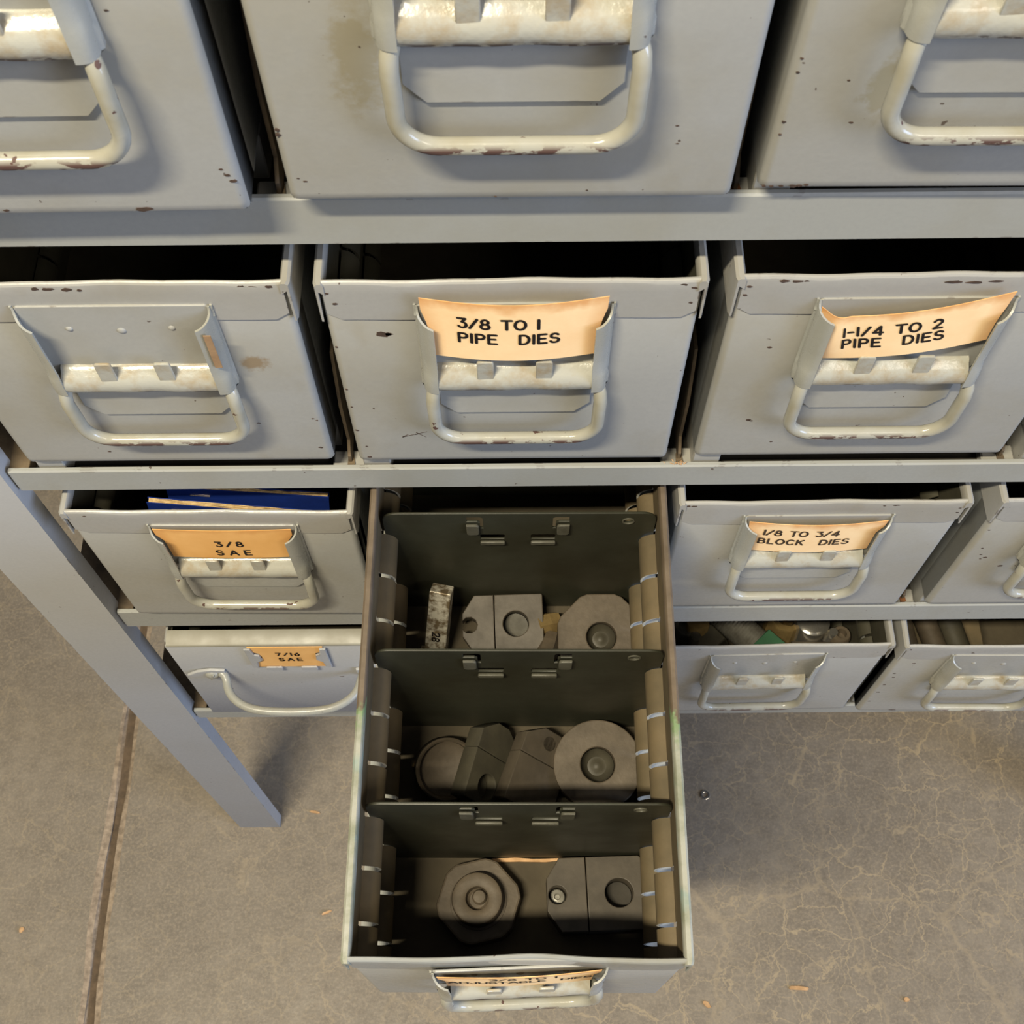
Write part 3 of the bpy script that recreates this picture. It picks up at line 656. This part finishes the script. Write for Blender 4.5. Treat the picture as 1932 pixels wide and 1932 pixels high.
# rub marks scratched into the pipe dies drawer
bm = bmesh.new()
for a, b, w in (((-.0500, .0222), (-.0385, .0268), .00045), ((-.0435, .0262), (-.0392, .0220), .00045), ((-.0500, .0222), (-.0472, .0245), .0006), ((-.0440, .0246), (-.0425, .0250), .0009)):
    dx, dz = b[0] - a[0], b[1] - a[1]; L = math.hypot(dx, dz); nx, nz = -dz / L * w / 2, dx / L * w / 2
    q = [(a[0] + nx, a[1] + nz), (a[0] - nx, a[1] - nz), (b[0] - nx * .4, b[1] - nz * .4), (b[0] + nx * .4, b[1] + nz * .4)]
    f = [bm.verts.new((x, -.00008, z)) for x, z in q]; k = [bm.verts.new((x, .0003, z)) for x, z in q]; bm.faces.new(f); bm.faces.new(k[::-1])
    for i in range(4): bm.faces.new((f[i], f[(i + 1) % 4], k[(i + 1) % 4], k[i]))
link('scratch', mesh(bm), M['chip'], DR['M2'])

# ---- dividers of the long drawer
def divider_mesh():
    hw = .0698; ht = .1240
    out = rrect(-hw, hw, .0020, ht, .0075, 7, (1, 1, 0, 0))
    holes = [rrect(-.0204, -.0076, .0948, .1000, .0008, 3), rrect(.0061, .0189, .0948, .1000, .0008, 3), circ(.0556, .1158, .0025, 16),
             [(-.0270, .1150), (-.0216, .1150), (-.0202, .1135), (-.0202, .1075), (-.0186, .1075), (-.0186, .1188), (-.0200, .1200), (-.0270, .1200)],
             [(.0256, .1150), (.0202, .1150), (.0188, .1135), (.0188, .1075), (.0172, .1075), (.0172, .1188), (.0186, .1200), (.0256, .1200)]]
    me = xz(plate([out] + holes, .0013, .0003)); return me
def lug_meshes():
    out = []
    for me, ty in ((xz(plate([rrect(-.0205, -.0075, .0915, .0950, .0010, 3)], .0016, .0005)), -.0022), (xz(plate([rrect(.0060, .0190, .0915, .0950, .0010, 3)], .0016, .0005)), -.0022),
                   (xz(plate([rrect(-.0272, -.0207, .1035, .1142, .0018, 4, (1, 0, 1, 1))], .0016, .0005)), -.0021), (xz(plate([rrect(.0193, .0258, .1035, .1142, .0018, 4, (0, 1, 1, 1))], .0016, .0005)), -.0021),
                   (xz(plate([circ(.0556, .1158, .0033, 18), circ(.0556, .1158, .0024, 18)], .0010, .0003)), -.0008)):
        me.transform(Matrix.Translation((0, ty, 0))); out.append(me)
    return out
dm, lms = divider_mesh(), lug_meshes()
for y, rzd in ((.2150, .3), (.1417, 0), (.0685, 0)):
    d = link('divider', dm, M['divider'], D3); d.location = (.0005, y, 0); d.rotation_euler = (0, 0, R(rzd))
    for k, lm in enumerate(lms): link('punched_lug' if k < 4 else 'hole_ring', lm, M['divider_edge'], d)

# ---- odd drawer with a bow handle (lowest row, left)
def make_odd():
    t = thing('parts_drawer', 'odd grey drawer with a screwed-on bow handle and slotted card reading 7/16 SAE', 'drawer', (-.0778, -.0020, .3855), (0, 0, 0), 'steel drawers of the cabinet')
    bm = bmesh.new(); h = .1412
    prof = [(.0008, 0), (0, .0010), (0, h - .0018), (.0004, h - .0010), (.0014, h - .0010), (.0014, 0)]
    rings = [[bm.verts.new((x, y, z)) for y, z in prof] for x in [-.0728 + .1456 * k / 8 for k in range(9)]]
    for a, b in zip(rings, rings[1:]):
        for k in range(len(prof)): bm.faces.new((a[k], a[(k + 1) % len(prof)], b[(k + 1) % len(prof)], b[k]))
    bm.faces.new(rings[0]); bm.faces.new(rings[-1])
    f = link('front_panel', mesh(bm, 'f', 40), M['leg'], t)
    bm = bmesh.new(); prof = [(-.0002, h - .0020), (.0000, h - .0008), (.0010, h), (.0104, h + .0012), (.0108, h + .0002), (.0016, h - .0012)]
    rings = [[bm.verts.new((x, y, z)) for y, z in prof] for x in [-.0722 + .1444 * k / 8 for k in range(9)]]
    for a, b in zip(rings, rings[1:]):
        for k in range(len(prof)): bm.faces.new((a[k], a[(k + 1) % len(prof)], b[(k + 1) % len(prof)], b[k]))
    bm.faces.new(rings[0]); bm.faces.new(rings[-1]); link('rolled_lip', mesh(bm, 'f', 40), M['lip'], t)
    for me, n in ((SH['sl'], 'side_wall'), (SH['sr'], 'side_wall')): link(n, me, None, t)
    link('bottom', SH['bottom'], M['dust'], t); link('rear_wall', SH['rear'], M['inner_face'], t)
    for x in (-.0738, .0722): bm = bmesh.new(); box(bm, x, x + .0016, .0035, LEN, h - .0225, h - .001, .0004); link('side_rim', mesh(bm), M['band'], t)
    # punched ears and tabs that hold the card
    for s in (-1, 1):
        me = xz(plate([[(s * .0265, .1390), (s * .0225, .1385), (s * .0215, .1290), (s * .0185, .1270), (s * .0178, .1190), (s * .0215, .1155), (s * .0225, .1060), (s * .0265, .1050)]], .0016, .0005)); me.transform(Matrix.Translation((.0045, -.0018, 0)))
        link('card_ear', me, M['leg'], t)
    for x in (-.0125, .0110):
        me = xz(plate([rrect(x - .0055, x + .0055, .0995, .1055, .0012, 4)], .0014, .0005)); me.transform(Matrix.Translation((.0045, -.0020, 0))); link('card_tab', me, M['leg'], t)
    def ol(u, v): return (u, v)
    fn = lambda u, v: (.0045 + u, -.0010, .1028 + v)
    # dog-bone card outline
    bm = bmesh.new(); uvl = bm.loops.layers.uv.new('UVMap')
    pts = [(-.0245, .0365), (.0245, .0365), (.0235, .0280), (.0185, .0255), (.0178, .0170), (.0210, .0130), (.0245, .0110), (.0245, .0005), (-.0245, .0005), (-.0245, .0105), (-.0205, .0130), (-.0175, .0180), (-.0190, .0255), (-.0240, .0290)]
    A = [bm.verts.new(fn(*p)) for p in pts]; B = [bm.verts.new(Vector(fn(*p)) + Vector((0, .0006, 0))) for p in pts]
    bm.faces.new(A); bm.faces.new(B[::-1])
    for k in range(len(pts)): bm.faces.new((A[k], A[(k + 1) % len(pts)], B[(k + 1) % len(pts)], B[k]))
    for fc in bm.faces:
        for l in fc.loops: l[uvl].uv = (.5, .3)
    c = link('label_card', mesh(bm), M['card_dark'], t)
    link('lettering', lettering([('7/16', -.0075, .0218, .0050, .0150), ('SAE', -.0070, .0120, .0052, .0150)], lambda u, v: Vector(fn(u, v)) + Vector((0, -.0003, 0)), .11), M['ink_brown'], c)
    # bow handle with flattened ends
    zc = .0900
    pts = [(-.0470, -.0010, zc + .003), (-.0440, -.0028, zc + .002), (-.0425, -.0070, zc), (-.0415, -.0120, zc), (-.0380, -.0180, zc), (-.0310, -.0235, zc), (-.0200, -.0275, zc)]
    pts = pts + [(0.003, -.0290, zc)] + [(.006 - x, y, z) for x, y, z in pts[::-1]]
    for _ in range(2):                                          # corner cutting: a smooth bend
        q = [pts[0]]
        for a, b in zip(pts, pts[1:]): q += [tuple(a[i] * .75 + b[i] * .25 for i in range(3)), tuple(a[i] * .25 + b[i] * .75 for i in range(3))]
        pts = q + [pts[-1]]
    bm = bmesh.new(); tube(bm, pts, [.0022, .0026] + [.0029] * (len(pts) - 4) + [.0026, .0022], 14); hnd = link('bow_handle', mesh(bm, 'h', 60), M['hardware'], t)
    for s in (-1, 1):
        me = xz(plate([[(s * .043, zc + .0085), (s * .052, zc + .0100), (s * .062, zc + .0068), (s * .0700, zc), (s * .063, zc - .0050), (s * .050, zc - .0066), (s * .043, zc - .0045)]], .0022, .0007)); me.transform(Matrix.Translation((.003 if s > 0 else 0, -.0014, 0)))
        link('end_plate', me, M['leg'], hnd)
        bm = bmesh.new(); lathe(bm, [(.0050, 0), (.0046, .0012), (.0030, .0022), (.0008, .0026), (0, .0026)], 20); box(bm, -.0045, .0045, -.0005, .0005, .0016, .00262)
        bmesh.ops.rotate(bm, verts=bm.verts, matrix=Matrix.Rotation(R(70), 3, 'Z')); bmesh.ops.rotate(bm, verts=bm.verts, matrix=Matrix.Rotation(R(90), 3, 'X')); bmesh.ops.translate(bm, verts=bm.verts, vec=(s * .0525 + (.003 if s > 0 else 0), -.0022, zc + .0012))
        link('screw', mesh(bm, 's', 40), M['hardware'], hnd)
    link('paint_chips', chips_mesh([(-.050, .070, .0008), (-.047, .068, .0007), (.034, .079, .0009, 2), (-.047, .055, .0009), (.01, .010, .0008)], 44, lambda x, z: 0), M['chip'], t, 'stuff')
    return t
make_odd()

# ------------------------------------------------------------------ contents of the long drawer
FZ = .5962                                  # its floor
GD = 'dies in the long open drawer'
def place(o, loc, rot=(0, 0, 0)): o.location = loc; o.rotation_euler = tuple(R(a) for a in rot); return o
def block_die(label, loc, rot, mat, L=.052, Wd=.0345, T=.014, hole=(.0128, .0068), notch=True, bolt=None, ch=.0035, insert='steel'):
    """two-part block die lying along x, tip at -x; origin at the centre of its underside"""
    t = thing('block_die', label, 'die', loc, tuple(R(a) for a in rot), GD)
    x0, x1, xs = -L / 2, L / 2, -L / 2 + L * .41
    a, b = -Wd / 2, Wd / 2
    left = [(xs - .0002, b), (x0 + .0080, b), (x0 + .0010, b - .0105)]
    if notch: left += circ(x0 + .0050, 0, .0046, 9, 150, -150)[0:9]
    left += [(x0 + .0010, a + .0105), (x0 + .0080, a), (xs - .0002, a)]
    m1 = plate([left] + ([circ(x0 + .0066, 0, .0047, 20)] if bolt else []), T, .0005)
    rr = [(xs + .0002, a), (x1 - .0008, a), (x1, a + .0008), (x1, b - ch), (x1 - ch, b), (xs + .0002, b)]
    m2 = plate([rr, circ(hole[0], 0, hole[1], 32)], T, .0005)
    for me in (m1, m2):
        me.transform(Matrix.Translation((0, 0, T / 2))); me.update()
        link('half_block', me, mat, t)
    bm = bmesh.new(); lathe(bm, [(0, -.0002), (hole[1] - .0003, -.0002), (hole[1] - .0003, .0035), (hole[1] * .45, .0030), (0, .0034)], 24, (hole[0], 0, .0003)); link('bore_insert', mesh(bm, 'i', 40), M[insert], t)
    if bolt:
        bm = bmesh.new(); lathe(bm, [(0, 0), (.0044, 0), (.0044, T - .008), (.0036, T - .0065), (.0018, T - .0060), (.0012, T - .0075), (0, T - .0075)], 20, (x0 + .0066, 0, 0)); link('set_screw', mesh(bm, 'b', 40), M['thread'], t)
    return t
# compartment nearest the front
block_die('two-part block die with one round hole, front compartment right side', (.1172, -.1725, FZ), (0, 0, 1.5), M['steel_grey'], bolt=True, Wd=.0375, L=.0535, hole=(.0120, .0074), notch=False, insert='dark')
t = thing('hex_die', 'round-collared hexagonal die lying in the front compartment', 'die', (.0562, -.1752, FZ), (0, R(-3), R(12)), GD)
hexo = []
for k in range(6): hexo += [(.0222 * math.cos(R(60 * k + d)), .0222 * math.sin(R(60 * k + d))) for d in (-9, -3, 3, 9)]
me = plate([hexo], .0115, .0012); me.transform(Matrix.Translation((0, 0, .00575))); link('hex_body', me, M['steel_brown'], t)
bm = bmesh.new(); lathe(bm, [(.0150, .0112), (.0148, .0120), (.0135, .0122), (.0134, .0185), (.0128, .0200), (.0118, .0205), (.0070, .0202), (.0060, .0196), (.0054, .0160), (.0042, .0150), (0, .0148)], 48); cl = link('collar', mesh(bm, 'c', 35), M['steel_brown'], t)
bm = bmesh.new(); lathe(bm, [(.0038, .0140), (.0038, .0172), (.0030, .0182), (0, .0185)], 24, (.0012, .0008, 0)); link('centre_plug', mesh(bm, 'p', 40), M['steel_brown'], cl)
bm = bmesh.new()
pp = [(-.0195, -.0006), (-.0190, .0012), (-.006, .0016), (.004, .0009), (.0185, .0012), (.0190, .0002), (.010, -.0008), (-.004, -.0004)]
A = [bm.verts.new((x, y, .0016)) for x, y in pp]; B = [bm.verts.new((x, y, 0)) for x, y in pp]; bm.faces.new(A); bm.faces.new(B[::-1])
for k in range(8): bm.faces.new((A[k], A[(k + 1) % 8], B[(k + 1) % 8], B[k]))
place(tag(link('wood_sliver', mesh(bm), M['wood']), 'thin pale wood sliver lying against the nearest divider', 'wood sliver'), (.0815, -.1532, FZ))
# middle compartment
def disc_die(label, loc, rot, r, T, hr, mat, oct_=False):
    t = thing('round_die', label, 'die', loc, tuple(R(a) for a in rot), GD)
    if oct_:
        pts = []
        for k in range(8):
            a = 22.5 + 45 * k; pts += [(r * math.cos(R(a - 5)), r * math.sin(R(a - 5))), (r * math.cos(R(a + 5)), r * math.sin(R(a + 5)))]
        me = plate([pts, circ(0, 0, hr, 36)], T, .0007)
    else: me = plate([circ(0, 0, r, 56), circ(0, 0, hr, 36)], T, .0007)
    me.transform(Matrix.Translation((0, 0, T / 2))); me.update(); link('disc', me, mat, t)
    bm = bmesh.new(); lathe(bm, [(0, -.0001), (hr - .0003, -.0001), (hr - .0003, T * .55), (hr * .85, T * .35), (hr * .55, T * .18), (hr * .35, T * .20), (hr * .22, T * .30), (0, T * .32)], 32); link('threaded_core', mesh(bm, 'c', 40), M['steel'], t)
    return t
disc_die('smooth round die with a central bore, right side of the middle compartment', (.1205, -.1030, FZ + .0045), (10, 0, 0), .0242, .013, .0094, M['steel_brown'])
t = thing('ring_die', 'deep dished round die tipped on its side, left in the middle compartment', 'die', (.0365, -.1030, FZ + .005), (R(20), R(10), 0), GD)
bm = bmesh.new(); lathe(bm, [(0, 0), (.0160, 0), (.0172, .002), (.0172, .0125), (.0162, .0135), (.0152, .0125), (.0148, .006), (.0120, .0042), (0, .0036)], 44); link('cup', mesh(bm, 'c', 35), M['steel_brown'], t)
b1 = block_die('block die leaning on edge, left of the pair in the middle compartment', (.0560, -.1030, FZ + .0125), (-50, 0, -106), M['steel'], L=.046, Wd=.030, T=.0105, notch=False)
b2 = block_die('block die with a side hole, leaning against the smooth round die', (.0835, -.1060, FZ + .0100), (-36, 0, -110), M['steel_grey'], L=.046, Wd=.032, T=.0105, hole=(-.0150, .0045), notch=False)
bm = bmesh.new(); box(bm, -.0030, .0030, -.0020, .0020, 0, .0020, .0004)
place(tag(link('brass_chip', mesh(bm), M['brass']), 'tiny brass chip beside the dished die', 'chip'), (.0212, -.1010, FZ + .004), (0, 10, 60))
# rear compartment
t = thing('tool_bit', 'scraped bright steel bar stamped 28, leaning in the rear compartment', 'tool bit', (.0325, -.0285, FZ + .0250), (R(57), 0, R(-12)), None)
bm = bmesh.new(); box(bm, -.0060, .0060, -.0265, .0275, -.0045, .0045, .0004); link('bar', mesh(bm), M['bright'], t)
link('stamped_number', lettering([('28', -.004, -.0021, .0040, .0058)], lambda u, v: Vector((v, -.004 - u + .0, .00465)), .11), M['black'], t)
bm = bmesh.new(); box(bm, -.0050, .0050, -.0120, .0040, -.0040, .0040, .0004)
place(tag(link('tool_bit', mesh(bm), M['bright']), 'short scraped steel bar end left of the stamped bar', 'tool bit'), (.0262, -.0400, FZ + .0115), (57, 0, -10))
block_die('block die with a round hole and notched end, rear compartment', (.0685, -.0200, FZ + .0050), (14, 0, 1.5), M['steel_grey'], L=.0475, Wd=.034, T=.013, hole=(.0080, .0074), ch=.0008)
disc_die('eight-sided die with a round bore, right side of the rear compartment', (.1255, -.0285, FZ + .0045), (12, 0, 0), .0262, .012, .0086, M['steel_brown'], True)
for k, (x, y, rz) in enumerate(((.0950, -.0200, 20), (.0955, -.0335, 75))):
    bm = bmesh.new(); tube(bm, [(-.008, 0, 0), (.0, 0, 0), (.0065, 0, 0)], [.0068, .0068, .0060], 6)
    place(tag(link('hex_plug', mesh(bm), M['brass'] if k == 0 else M['steel_brown']), ['brownish hexagonal plug between the block die and the eight-sided die', 'hexagonal plug lying nearest the middle divider in the rear compartment'][k], 'plug', 'hexagonal plugs in the rear compartment'), (x, y, FZ + .010), (0, 20, rz))

# ------------------------------------------------------------------ booklets in the 3/8 SAE drawer
def booklet(label, loc, rot, w, h, t_):
    o = thing('booklet', label, 'booklet', loc, tuple(R(a) for a in rot), 'blue booklets in the drawer')
    bm = bmesh.new(); box(bm, -w / 2, w / 2, -t_ / 2 - .0004, -t_ / 2, 0, h, .0001); link('front_cover', mesh(bm), M['blue'], o)
    bm = bmesh.new(); box(bm, -w / 2, w / 2, t_ / 2, t_ / 2 + .0004, 0, h, .0001); link('back_cover', mesh(bm), M['blue'], o)
    bm = bmesh.new(); rnd = random.Random(w * 1000)
    for k in range(5):
        y0 = -t_ / 2 + t_ * k / 5; n = 16; top = h - .0006 + .0003 * k % .0007
        vs = []
        for i in range(n + 1):
            x = -w / 2 + .0008 + (w - .0016) * i / n; z = top - abs(rnd.gauss(0, .0006))
            vs.append([bm.verts.new((x, yy, zz)) for yy, zz in ((y0, 0.0005), (y0 + t_ / 5.3, 0.0005), (y0 + t_ / 5.3, z), (y0, z))])
        for a, b in zip(vs, vs[1:]):
            for q in range(4): bm.faces.new((a[q], a[(q + 1) % 4], b[(q + 1) % 4], b[q]))
        bm.faces.new(vs[0]); bm.faces.new(vs[-1])
    link('pages', mesh(bm), M['pages'], o)
    bm = bmesh.new(); tube(bm, [(-w / 2 + .012, -t_ / 2 - .0006, h - .006), (-w / 2 + .022, -t_ / 2 - .0006, h - .0064)], .0003, 6); link('staple', mesh(bm), M['staple'], o)
    return o
booklet('front blue booklet with a staple and frayed cream pages', (-.0800, .0035, .6020), (-2, 5.8, -2.8), .088, .1052, .0026)
booklet('blue booklet behind the front one, torn cream edge', (-.0730, .0105, .6000), (-3, 5.6, -1.5), .084, .1080, .0022)
booklet('rearmost dark blue booklet under the rail', (-.0750, .0180, .5990), (-5, 4.0, 1), .082, .1065, .0020)

# ------------------------------------------------------------------ fittings in the lowest drawers
def solid(name, label, cat, mat, make, loc, rot, group=None):
    bm = bmesh.new(); make(bm); return place(tag(link(name, mesh(bm, name, 40), mat), label, cat, group), loc, rot)
def thread(bm, r, L, n=26, pitch=.0016):
    k = int(L / pitch * 2); tube(bm, [(0, 0, i * L / k) for i in range(k + 1)], [r - (.0005 if i % 2 else 0) for i in range(k + 1)], n)
BZ = .3940; G4 = 'fittings in the lowest-row drawer'
solid('threaded_plug', 'small bright-ended round plug nearest the long drawer', 'fitting', M['thread'], lambda b: lathe(b, [(0, 0), (.010, 0), (.010, .040), (.0088, .0415), (.006, .0415), (.005, .038), (0, .038)], 28), (.1960, .0330, BZ + .010), (-12, 6, 0), G4)
solid('steel_pin', 'short bright steel pin standing beside the plug', 'fitting', M['nickel'], lambda b: lathe(b, [(0, 0), (.0042, 0), (.0042, .050), (.0036, .051), (0, .051)], 20), (.2015, .0240, BZ + .006), (-8, 4, 0), G4)
solid('brass_nipple', 'tarnished threaded brass nipple in the lowest drawer', 'fitting', M['brass'], lambda b: thread(b, .0085, .055), (.2120, .0300, BZ + .004), (-14, -5, 0), G4)
solid('dark_block', 'dark square block between the brass nipple and threaded rod', 'fitting', M['steel'], lambda b: box(b, -.011, .011, -.008, .008, 0, .052, .0008), (.2290, .0300, BZ + .001), (-10, -14, 38), G4)
solid('threaded_rod', 'thick grey threaded pipe tap lying slantwise in the lowest drawer', 'tap', M['thread'], lambda b: thread(b, .0115, .052, 30, .0022), (.2200, .0600, BZ + .0440), (93, 0, 46), G4)
solid('green_block', 'green painted block corner in the lowest drawer', 'fitting', M['green'], lambda b: box(b, -.010, .010, -.010, .010, 0, .048, .0006), (.2520, .0170, BZ + .0065), (0, 12, 45), G4)
solid('brown_bushing', 'large brown pipe bushing behind the green block', 'fitting', M['brass'], lambda b: lathe(b, [(0, 0), (.0135, 0), (.0135, .048), (.0125, .050), (.0085, .050), (.0080, .030), (0, .030)], 8), (.2695, .0380, BZ + .002), (-10, 6, 10), G4)
solid('nickel_cap', 'shiny round nickel cap with a bright highlight', 'fitting', M['nickel'], lambda b: lathe(b, [(0, 0), (.0125, 0), (.0125, .046), (.0118, .049), (.0095, .0505), (0, .0512)], 40), (.2900, .0380, BZ + .008), (-4, 0, 0), G4)
solid('square_die', 'flat dark grey square die in front of the nickel cap', 'die', M['steel_grey'], lambda b: box(b, -.0150, .0150, -.004, .004, 0, .050, .0010), (.2885, .0180, BZ + .001), (-8, 0, -2), G4)
solid('stub_pin', 'small pale round stub beside the nickel cap', 'fitting', M['nickel'], lambda b: lathe(b, [(0, 0), (.0036, 0), (.0036, .052), (.0030, .053), (0, .053)], 20), (.3035, .0330, BZ + .004), (0, 0, 0), G4)
solid('pitted_sleeve', 'pitted brown sleeve near the drawer side', 'fitting', M['steel_brown'], lambda b: lathe(b, [(0, 0), (.0070, 0), (.0070, .052), (.0060, .0535), (.0038, .0535), (.0035, .048), (0, .048)], 24), (.3095, .0250, BZ + .002), (-8, 0, 0), G4)
G5 = 'round bars in the right edge drawer'
for k, (x, y, r, rz, L, mt, lb) in enumerate(((.3435, .050, .0050, 6, .070, 'steel_brown', 'thin brown bar nearest the drawer wall'), (.3590, .052, .0080, 12, .075, 'steel_brown', 'brown flat-topped bar between two round bars'), (.3760, .054, .0085, 10, .075, 'steel', 'thick round steel bar, third from the drawer wall'))):
    solid('round_bar', lb + ' in the right edge drawer', 'bar', M[mt], lambda b, r=r, L=L: tube(b, [(0, -L / 2, 0), (0, -L / 2 + .001, 0), (0, L / 2, 0)], [r * .85, r, r], 20), (x + .016, y, BZ + .048 - r), (0, 0, rz), G5)
    for q in (-.02,):
        pass
bm = bmesh.new(); box(bm, .3500, .420, .022, .090, BZ + .0012, BZ + .0300, .001)
tag(link('tool_case', mesh(bm), M['inner']), 'brown box under the round bars in the right edge drawer', 'box')

# ------------------------------------------------------------------ debris on floor and rail
GF = 'wood chips on the concrete floor'
def chip(label, x, y, L, w, rz, seed, mat='wood'):
    rnd = random.Random(seed); bm = bmesh.new(); n = 8
    pts = [(L / 2 * math.cos(2 * PI * k / n) * rnd.uniform(.8, 1.1), w / 2 * math.sin(2 * PI * k / n) * rnd.uniform(.7, 1.2)) for k in range(n)]
    A = [bm.verts.new((a, b, rnd.uniform(.0012, .0022))) for a, b in pts]; B = [bm.verts.new((a, b, .0)) for a, b in pts]
    bm.faces.new(A); bm.faces.new(B[::-1])
    for k in range(n): bm.faces.new((A[k], A[(k + 1) % n], B[(k + 1) % n], B[k]))
    o = link('wood_chip', mesh(bm), M[mat]); place(o, (x, y, .0002), (0, 0, rz)); tag(o, label, 'wood chip', GF)
chip('longest pale wood splinter on the floor right of the long drawer', .3487, -.1627, .0230, .0045, -3, 1)
chip('small wood chip on the floor below the longest splinter', .2580, -.1764, .0090, .0050, -35, 2)
chip('thin wood chip on the floor just left of the drawer front', -.1143, -.0883, .0120, .0030, 20, 3)
chip('thin wood chip on the floor right of the cabinet foot', -.1325, .0116, .0120, .0028, -8, 4)
chip('pale chip at the lower left of the floor', -.4167, -.1026, .0060, .0050, 60, 5)
chip('pale crumb on the floor at the lower right', .4515, -.1736, .0060, .0045, 10, 6)
me = plate([circ(0, 0, .0050, 24), circ(0, 0, .0026, 18)], .0014, .0004); me.transform(Matrix.Translation((0, 0, .0008)))
place(tag(link('washer', me, M['nickel']), 'tiny shiny washer on the floor right of the long drawer', 'washer'), (.2724, .0264, .0))
rnd = random.Random(9); bm = bmesh.new()
for k in range(16):
    x = .1555 + rnd.gauss(0, .0030); y = rnd.uniform(.0004, .0024); a = rnd.uniform(0, PI); L = rnd.uniform(.001, .0028)
    tube(bm, [(x, y, .7576 + rnd.uniform(0, .0008)), (x + L * math.cos(a), y + L * math.sin(a) * .4, .7577 + rnd.uniform(0, .0012))], .00022, 4)
tag(link('metal_shavings', mesh(bm), M['wood']), 'orange metal shavings caught on the rail between the two PIPE DIES drawers', 'shavings', None, 'stuff')
